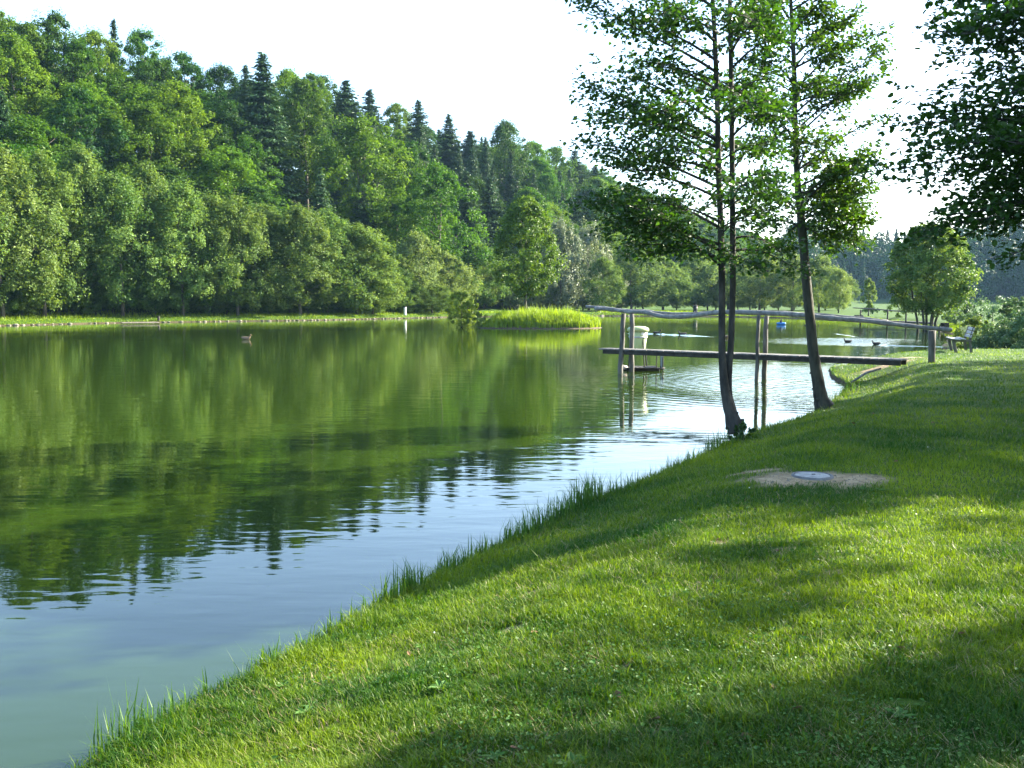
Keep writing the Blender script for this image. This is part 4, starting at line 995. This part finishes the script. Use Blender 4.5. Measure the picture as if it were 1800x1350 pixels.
def near_single():
    r = np.random.default_rng(22); D = 19.0; e = empty('leaning_alder', (0, 0, 0)); tag(e, 'alder with one leaning trunk at the bank edge, right of the twin trunks', 'tree')
    trunk_line(e, [(1449, 716), (1443, 700), (1438, 670), (1430, 620), (1424, 560), (1418, 500), (1412, 430), (1409, 395), (1402, 320), (1398, 230), (1396, 120), (1391, 20), (1386, -80), (1384, -180)], D, [.2, .14, .115, .10, .095, .09, .086, .082, .062, .052, .044, .034, .02, .01], M['bark2'])
    def tx_(sy): return float(np.interp(sy, [-180, -80, 20, 120, 230, 320, 395, 430], [1384, 1386, 1391, 1396, 1398, 1402, 1409, 1412]))
    mb = MB(); lv = []
    B = [(400, 1525, 385, 19.2, 1.3), (380, 1530, 330, 18.8, 1.2), (360, 1545, 260, 19.2, .45), (330, 1500, 300, 18.4, 1.1), (400, 1340, 395, 18.6, .9), (385, 1350, 330, 19.4, 1.1), (300, 1575, 195, 19, .28), (240, 1560, 120, 19, .3), (230, 1520, 150, 18.6, .8), (200, 1545, 95, 19.3, .7),
         (180, 1500, 170, 19.6, 1.1), (160, 1480, 90, 18.5, 1.1), (120, 1555, 60, 19.2, .55), (100, 1500, 30, 19.5, .9), (60, 1480, -30, 18.6, .9), (20, 1520, -40, 19, .6), (0, 1450, -90, 19.5, .8), (280, 1340, 250, 18.6, 1.0), (220, 1335, 180, 19.5, 1.0), (150, 1330, 100, 18.6, 1.1), (90, 1335, 40, 19.3, 1.0), (40, 1330, -30, 19, 1.0), (400, 1460, 440, 18.6, .5), (405, 1470, 420, 19.6, .6), (-40, 1360, -120, 18.7, .8), (-60, 1430, -150, 19.3, .8), (340, 1470, 350, 20.2, 1), (300, 1440, 240, 17.8, .9), (170, 1440, 150, 17.8, .9), (395, 1500, 430, 19.4, 1.1), (370, 1480, 300, 19.6, 1.3), (350, 1520, 285, 18.7, .9), (390, 1470, 380, 18.3, 1.3), (385, 1500, 350, 19.9, 1.3), (300, 1450, 290, 19.6, 1.1), (120, 1450, 80, 18.4, 1.2), (60, 1440, 20, 19.6, 1.2), (395, 1370, 430, 19.6, 1.0), (260, 1360, 200, 18.5, 1.1)]
    for sy, tx, ty, td, dn in B:
        leafy(mb, lv, r, A3(tx_(sy), sy, D), A3(tx, ty, td), .024, .1, max(3, int(18 * dn)), .78 if dn > .4 else .4, 15, bare=.22 if dn > .4 else .45)
    for k in range(26):
        sy = r.uniform(-140, 400); st = A3(tx_(sy), sy, D); az = r.uniform(0, 6.283); l = r.uniform(.7, 1.5); leafy(mb, lv, r, st, st + np.array([math.cos(az) * l * .8, math.sin(az) * l, .35 * l]), .014, .08, 10, .55, 11, bare=.1)
    mb.build('branches', M['bark2'], e, True); leaf_obj('crown', lv, M['near_leaf_lit'], r, .082, e)
near_single()
def right_tree():
    r = np.random.default_rng(23); D = 12.2; e = empty('overhanging_tree', (0, 0, 0)); tag(e, 'dark leafy tree reaching in from the right edge, its trunk outside the picture', 'tree')
    b = at(2060, 700, 12.8); g = hz(b.x, b.y); mb = MB(); mb.tube([(b.x, b.y, g - .2), (b.x, b.y, g + .4), (b.x - .05, b.y, 3), (b.x + .05, b.y, 6), (b.x, b.y, 9.2)], [.34, .24, .2, .14, .05], 12, rough=.04); mb.build('trunk', M['bark'], e, True)
    mb = MB(); lv = []
    def st(h): return np.array([b.x, b.y, h])
    B = [(5.6, 1625, -10, 12.2, 1), (6.2, 1655, -70, 12.6, 1.1), (5.0, 1622, 65, 12.0, 1.0), (5.2, 1680, 110, 12.6, .9), (4.6, 1630, 150, 12.3, .35), (4.7, 1690, 170, 11.8, .8), (4.3, 1572, 235, 12.2, .9), (4.0, 1552, 290, 12.4, .9), (4.2, 1630, 270, 11.6, .8), (3.9, 1590, 330, 12.0, .8), (4.0, 1660, 350, 12.8, .9), (3.7, 1640, 395, 12.4, .8), (3.6, 1680, 385, 11.6, .8), (3.5, 1700, 420, 12, .7), (3.55, 1610, 425, 12.2, .4), (5.4, 1700, 50, 11.2, 1.3), (5.0, 1710, 130, 13.2, 1.3), (4.6, 1690, 240, 13.3, 1.3), (4.3, 1700, 260, 11.2, 1.3), (4.2, 1720, 320, 13.4, 1.3), (6.6, 1720, -60, 13, 1.3), (3.3, 1780, 462, 12, .8), (3.9, 1700, 370, 12.6, 1.1), (3.8, 1730, 390, 11.6, 1.1), (4.8, 1660, 210, 12.4, .6), (3.6, 1760, 400, 12.4, 1.2), (4.4, 1760, 250, 11, 1.3), (5, 1770, 150, 11, 1.3), (5.8, 1760, 30, 11.2, 1.3)]
    for h, tx, ty, td, dn in B:
        leafy(mb, lv, r, st(h), A3(tx, ty, td), .035, .2, int(12 * dn), .8, 12, bare=.1)
    for k in range(60):
        h = r.uniform(3.1, 9); az = r.uniform(0, 6.283); l = r.uniform(1.2, 2.4) * (1 if h < 7 else .8); leafy(mb, lv, r, st(h), st(h) + np.array([math.cos(az) * l, math.sin(az) * l, .12 * l]), .03, .2, 9, .9, 11, bare=.1)
    mb.build('branches', M['bark'], e, True); leaf_obj('crown', lv, M['near_dark'], r, .084, e)
right_tree()
# shoots at the foot of the twin trunks
q = P(1296, 755, .3); bush('root_shoots', 'leafy shoots and dark roots at the foot of the twin trunks', q.x + .05, q.y - .12,   .32, .2, 88, M['near_leaf'], .05, 22, 34, cat='shoots')
# trees to the right of the frame whose shade lies on the lawn
VAR['shade'] = [(crown_mesh('shade_crown_%d' % i, M['near_dark'], 500 + i, 10, 3.4, base=.2, a=.8, bpow=.5, blobs=(130, 260)[i], per=80, leaf=.25, lump=.3, squash=.7), trunk_mesh('shade_trunk', 70 + i, 10, .2, M['bark'], 8, .2)) for i in range(2)]
SHADE = [(12.8, 5.8, 10, 3.0, 1.0), (14.9, 15.5, 10, 3.6, 1.0), (20.6, 9.3, 12, 3.3, 1.0), (20.0, 19.5, 11, 3.6, 1), (23.5, 26.5, 11, 3.8, 1), (17.5, 20.0, 10, 2.6, 1.0)]  # the farthest tree is added out of view to half-shade the far lawn
for i, (x, y, H, Rr, k) in enumerate(SHADE):
    if not k: continue
    cm, tm = VAR['shade'][i % 2]; e = empty('shade_tree', (x, y, hz(x, y) - .1), i * 1.3); e.scale = (Rr / 3.4, Rr / 3.4, H / 10); link('trunk', tm, e); link('crown', cm, e)
    tag(e, 'tree on the lawn to the right of the picture, unseen, placed to shade the lawn', 'tree', 'trees right of the frame')

me_s = crown_mesh('sparse_crown', M['near_dark'], 601, 9, 3.4, base=.25, a=.8, bpow=.5, blobs=56, per=46, leaf=.16, lump=.3, squash=.7)  # sparse crown, added out of view to throw dapples on the lawn
own_tree('shade_tree', 'thin leaved tree added unseen right of the frame to dapple the lawn', 'tree', 16.8, 12.6, me_s, trunk_mesh('sparse_trunk', 75, 9, .1, M['bark'], 8, .2))
e = own_tree('shade_tree', 'slender thin leaved tree added unseen far right of the frame to speckle the shade edge', 'tree', 20, 11.7, me_s, trunk_mesh('sparse_trunk_tall', 76, 9, .1, M['bark'], 8, .2)); e.scale = (.62, .62, 1.25)  # unseen tree added to break up the straight edge of the shade
# ------------------------------------------------------------------ lawn grass, weeds and bank tufts
def lawn():
    r = np.random.default_rng(31)
    def sample(n, d0, d1, pw, a0=-38, a1=36):
        u = r.random(n); D = (d0 ** (1 - pw) + u * (d1 ** (1 - pw) - d0 ** (1 - pw))) ** (1 / (1 - pw)); a = np.radians(r.uniform(a0, a1, n)); return D * np.tan(a) , D
    Vs, Fs3, Fs4, Ts = [], [], [], []; n0 = 0
    for n, d0, d1, pw, segs, hs, ws in ((430000, 2.9, 9.5, 1.6, 2, 1.0, 1.0), (330000, 9.5, 37, 1.5, 1, 1.15, 2.2), (260000, 0, 14, 0, 1, 1.05, 2.3), (60000, 0, 40, 0, 1, 1.4, 4)):
        x, y = sample(n, d0, d1, pw) if d0 else (r.uniform(-4.5, 10 if d1 == 14 else 34, n), r.uniform(-2.5, d1, n))
        if not d0:
            out_ = (y < 2.95) | (x > .715 * y) if d1 == 14 else ((x > .715 * y) & ((x > 13) | (y > 14))); x, y = x[out_], y[out_]; n = len(x)
        sdv = lake_sd(x, y); ok = sdv > .03
        ok &= r.random(n) > patch_amt(x, y) * 1.0
        ok &= np.hypot(x - COVER.x, y - COVER.y) > .22
        x, y, sdv = x[ok], y[ok], sdv[ok]; n = len(x); y_ = np.hypot(x, y) if not d0 else y; cl = fbm(x, y, 3.2, 5); dry = fbm(x, y, 1.1, 8); fine = vnoise(x, y, 14, 77)
        h = (.028 + .034 * r.random(n)) * (.55 + .9 * cl) * (.7 + .6 * fine) * hs * 1.0
        tall = r.random(n) < .02; h = np.where(tall, h * 2.0, h)
        near_edge = np.clip(1 - sdv / .5, 0, 1); h = h * (1 + 1.0 * near_edge)
        wd = (.0028 + .0022 * r.random(n)) * ws * (1 + np.clip((y_ - d0) / (d1 - d0), 0, 1.5) * ((1.0 if segs == 1 else .5) if d0 else .3))
        z = height(x, y) - .004
        tint = np.clip(.36 + (dry - .5) * 1.5 + .2 * r.normal(size=n) + .15 * (cl - .5), 0, 1)
        V, F, T = blades(np.stack([x, y, z], -1), h, wd, .25 + .75 * r.random(n), r, segs, tint=tint)
        for f in F: (Fs3 if f.shape[1] == 3 else Fs4).append(f + n0)
        Vs.append(V); Ts.append(T); n0 += len(V)
    o = link('lawn_grass', np_mesh('lawn_grass', np.concatenate(Vs), [np.concatenate(Fs4), np.concatenate(Fs3)], M['grass'], False, np.concatenate(Ts))); tag(o, 'short green lawn grass with yellowish patches', 'grass', kind='stuff')
    DRY = P(950, 1000, .6)
    x, y = sample(42000, 2.9, 30, 1.5); ok = (lake_sd(x, y) > .1) & (vnoise(x, y, 2.2, 91) + .5 * vnoise(x, y, .5, 92) + .5 * np.exp(-((x - DRY[0]) / .7) ** 2 - ((y - DRY[1]) / .35) ** 2) > .60); x, y = x[ok], y[ok]; n = len(x)
    V, F, T = blades(np.stack([x, y, height(x, y)], -1), .025 + .04 * r.random(n), (.003 + .002 * r.random(n)) * (1 + y / 14), .6 + 1.2 * r.random(n), r, 1)
    o = link('dry_grass', np_mesh('dry_grass', V, F, M['straw'], False, T)); tag(o, 'dry straw coloured blades mixed into the lawn', 'dry grass', kind='stuff')
    # broad weeds: clover and plantain leaves
    x, y = sample(60000, 2.9, 18, 1.5); m = fbm(x, y, 1.7, 41) + r.random(len(x)) * .22; ok = (lake_sd(x, y) > .15) & (m > .64) & (patch_amt(x, y) < .4); x, y = x[ok], y[ok]; n = len(x)
    z = height(x, y) + .008 + .03 * r.random(n); nrm = unit(np.array([0, 0, 1.]) + r.normal(size=(n, 3)) * .35); s = .010 + .014 * r.random(n) ** 2
    V, F = ovate(np.stack([x, y, z], -1), nrm, r.normal(size=(n, 3)), s, s * .8)
    # rosettes
    k = 60; rx, ry = sample(k, 3, 14, 1.4); ok = lake_sd(rx, ry) > .3; rx, ry = rx[ok], ry[ok]; k = len(rx); mm = 8; th = (np.arange(mm)[None] * 6.283 / mm + r.random((k, 1)) * 6 + r.normal(size=(k, mm)) * .2).ravel()
    px_ = np.repeat(rx, mm); py_ = np.repeat(ry, mm); zz = np.repeat(height(rx, ry), mm) + .012; d = np.stack([np.cos(th), np.sin(th), .45 + 0 * th], -1); nr = unit(np.stack([-np.cos(th) * .4, -np.sin(th) * .4, 1 + 0 * th], -1)); s2 = np.repeat(.03 + .035 * r.random(k), mm) * (.8 + .4 * r.random(k * mm))
    V2, F2 = ovate(np.stack([px_, py_, zz], -1), nr, d, s2, s2 * .42)
    o = link('lawn_weeds', np_mesh('lawn_weeds', np.concatenate([V, V2]), [np.concatenate([F, F2 + len(V)])], M['weed'], False, r.random(len(V) + len(V2)))); tag(o, 'clover and plantain leaves growing in the lawn', 'weeds', kind='stuff')
    # clover flowers
    x, y = sample(16, 4, 32, 1.01); ok = lake_sd(x, y) > .4; x, y = x[ok], y[ok]; z = height(x, y) + .05; Vs = []; Fs = []
    base = np.array([(1, 0, 0), (0, 1, 0), (-1, 0, 0), (0, -1, 0), (0, 0, 1), (0, 0, -1)]) * .0055; fa = np.array([(0, 1, 4), (1, 2, 4), (2, 3, 4), (3, 0, 4), (1, 0, 5), (2, 1, 5), (3, 2, 5), (0, 3, 5)])
    for i in range(len(x)): Vs.append(base * (1 + y[i] * .03) + np.array([x[i], y[i], z[i]])); Fs.append(fa + 6 * i)
    o = link('clover_flowers', np_mesh('clover_flowers', np.concatenate(Vs), [np.concatenate(Fs)], M['flower'], True)); tag(o, 'small white clover flowers dotted over the lawn', 'flowers', kind='stuff')
    print('lawn ok')
lawn()
def bank():
    r = np.random.default_rng(41); Vs, F3, F4, Ts = [], [], [], []; n0 = 0
    def put(cx, cy, n, spread, h, wd, lean):
        nonlocal n0
        x = cx + r.normal(size=n) * spread; y = cy + r.normal(size=n) * spread; z = np.maximum(height(x, y), -.05) - .02
        V, F, T = blades(np.stack([x, y, z], -1), h * (.45 + .6 * r.random(n)), wd * (.6 + .6 * r.random(n)), np.abs(r.normal(size=n)) * lean, r, 2, tint=np.clip(.35 + .2 * r.normal(size=n), 0, 1), curl=.8)
        F4.append(F[0] + n0); F3.append(F[1] + n0); Vs.append(V); Ts.append(T); n0 += len(V)
    tufts = [(195, 1300, 26, .33, .06), (240, 1290, 14, .2, .05), (290, 1262, 14, .2, .05), (345, 1222, 16, .16, .08), (455, 1180, 22, .20, .05), (480, 1165, 12, .2, .05), (530, 1145, 14, .16, .05), (570, 1112, 14, .16, .05), (610, 1085, 14, .18, .08), (640, 1072, 16, .18, .08),
             (680, 1060, 34, .24, .06), (705, 1045, 40, .26, .06), (720, 1040, 22, .22, .06), (770, 1010, 34, .22, .09), (800, 1000, 24, .2, .06), (835, 985, 28, .22, .06), (860, 975, 14, .18, .06), (895, 958, 34, .26, .08), (915, 945, 34, .26, .08), (940, 930, 40, .3, .08), (965, 915, 40, .28, .1), (985, 905, 30, .26, .08),
             (1010, 893, 50, .34, .08), (1025, 885, 50, .36, .08), (1045, 876, 36, .3, .1), (1075, 870, 30, .26, .1), (1120, 848, 12, .2, .1), (1175, 825, 22, .22, .1), (1200, 815, 20, .2, .1), (1240, 795, 30, .28, .1), (1258, 788, 30, .34, .08), (1340, 752, 24, .16, .15), (1390, 738, 20, .15, .15), (1460, 700, 40, .22, .2), (1480, 690, 50, .26, .2), (1500, 672, 40, .22, .25), (1515, 660, 30, .2, .25)]
    for px, py, n, h, sp in tufts:
        p = P(px, py, .1); put(p.x + .03, p.y - .02, int(n * 1.6), sp * .9, h * 1.15, .011, .3)
    # continuous fringe
    for (ax_, ay), (bx, by) in zip(near_bank[:-1], near_bank[1:]):
        L = math.hypot(bx - ax_, by - ay); m = int(L / .06); t = r.random(m)
        for tt in t:
            put(ax_ + (bx - ax_) * tt + .06, ay + (by - ay) * tt - .02, 7, .06, r.uniform(.05, .13), .006, .6)
    o = link('bank_grass', np_mesh('bank_grass', np.concatenate(Vs), [np.concatenate(F4), np.concatenate(F3)], M['bank_grass'], False, np.concatenate(Ts))); tag(o, 'tall upright grass tufts along the near waterline', 'grass', kind='stuff')
    # grass and low plants of the far banks
    Vs, F3, F4, Ts = [], [], [], []; n0 = 0; n = 60000; i = r.integers(1, len(far_bank) - 1, n); t = r.random(n); A_ = np.array(far_bank); q = A_[i] + (A_[np.minimum(i + 1, len(A_) - 1)] - A_[i]) * t[:, None]
    off = r.random(n) ** 1.5 * 9; x = q[:, 0] - off * .45 * np.sign(10 - q[:, 0] + 1e-6) * (q[:, 0] < 30) + r.normal(size=n) * .3; y = q[:, 1] + off * .9; sdv = lake_sd(x, y); ok = (sdv > .2) & (sdv < 9); x, y, sdv = x[ok], y[ok], sdv[ok]; n = len(x)
    V, F, T = blades(np.stack([x, y, height(x, y) - .02], -1), np.where(sdv < 2.5, .10, .28) * (.5 + r.random(n)), .05 + .05 * r.random(n), r.random(n) * .6, r, 1, tint=np.clip(.6 + .2 * r.normal(size=n), 0, 1))
    o = link('far_bank_grass', np_mesh('far_bank_grass', V, F, M['reed'] if False else M['grass'], False, T)); tag(o, 'sunlit grass strip on the far banks', 'grass', kind='stuff')
bank()
def litter():
    r = np.random.default_rng(51); V = np.array([(-.022, 0, 0), (-.008, .013, .006), (.012, .011, .008), (.026, 0, .002), (.012, -.011, .007), (-.008, -.013, .004), (0, 0, -.001)]); Q = np.array([(0, 1, 6), (1, 2, 6), (2, 3, 6), (3, 4, 6), (4, 5, 6), (5, 0, 6)])
    me = np_mesh('dry_leaf', V, [Q], M['dry_leaf'], False)
    for px, py in ((1308, 830), (1583, 1150), (1150, 1275), (1400, 1258), (1085, 1230), (1595, 1120), (1510, 1105), (1262, 957), (1365, 978), (940, 1100), (720, 1080), (905, 1330), (1245, 1320), (1310, 1306), (1360, 1213), (1690, 1125), (1545, 1120), (1720, 720), (1535, 728), (1640, 745), (1500, 745), (1575, 815), (1310, 783), (1362, 783), (660, 1260), (560, 1240), (760, 1290)):
        p = P(px, py, .6); o = link('dry_leaf', me, None, (p.x, p.y, hz(p.x, p.y) + .022)); o.rotation_euler = (r.normal() * .35, r.normal() * .35, r.random() * 6); f = .8 + .7 * r.random(); o.scale = (f, f, f)
        tag(o, 'small curled brown leaf lying on the near lawn', 'leaf', 'dry leaves on the lawn')
litter()
# ------------------------------------------------------------------ haze
def haze():
    mb = MB(); mb.box((0, 0, 0), (2, 2, 2)); me = np_mesh('haze', np.array(mb.V), [np.array(mb.Q)], None)
    m = bpy.data.materials.new('haze'); m.use_nodes = True; ns = m.node_tree.nodes; ns.clear(); out = ns.new('ShaderNodeOutputMaterial'); v = ns.new('ShaderNodeVolumePrincipled')
    v.inputs['Color'].default_value = (.38, .66, 1.0, 1); v.inputs['Density'].default_value = .0001; v.inputs['Anisotropy'].default_value = .2
    m.node_tree.links.new(v.outputs[0], out.inputs['Volume']); me.materials.append(m)
    o = link('haze', me); o.scale = (1510, 1060, 45); o.location = (0, 755, 40); tag(o, 'thin pale blue haze in the valley air', 'haze', kind='stuff')
haze()
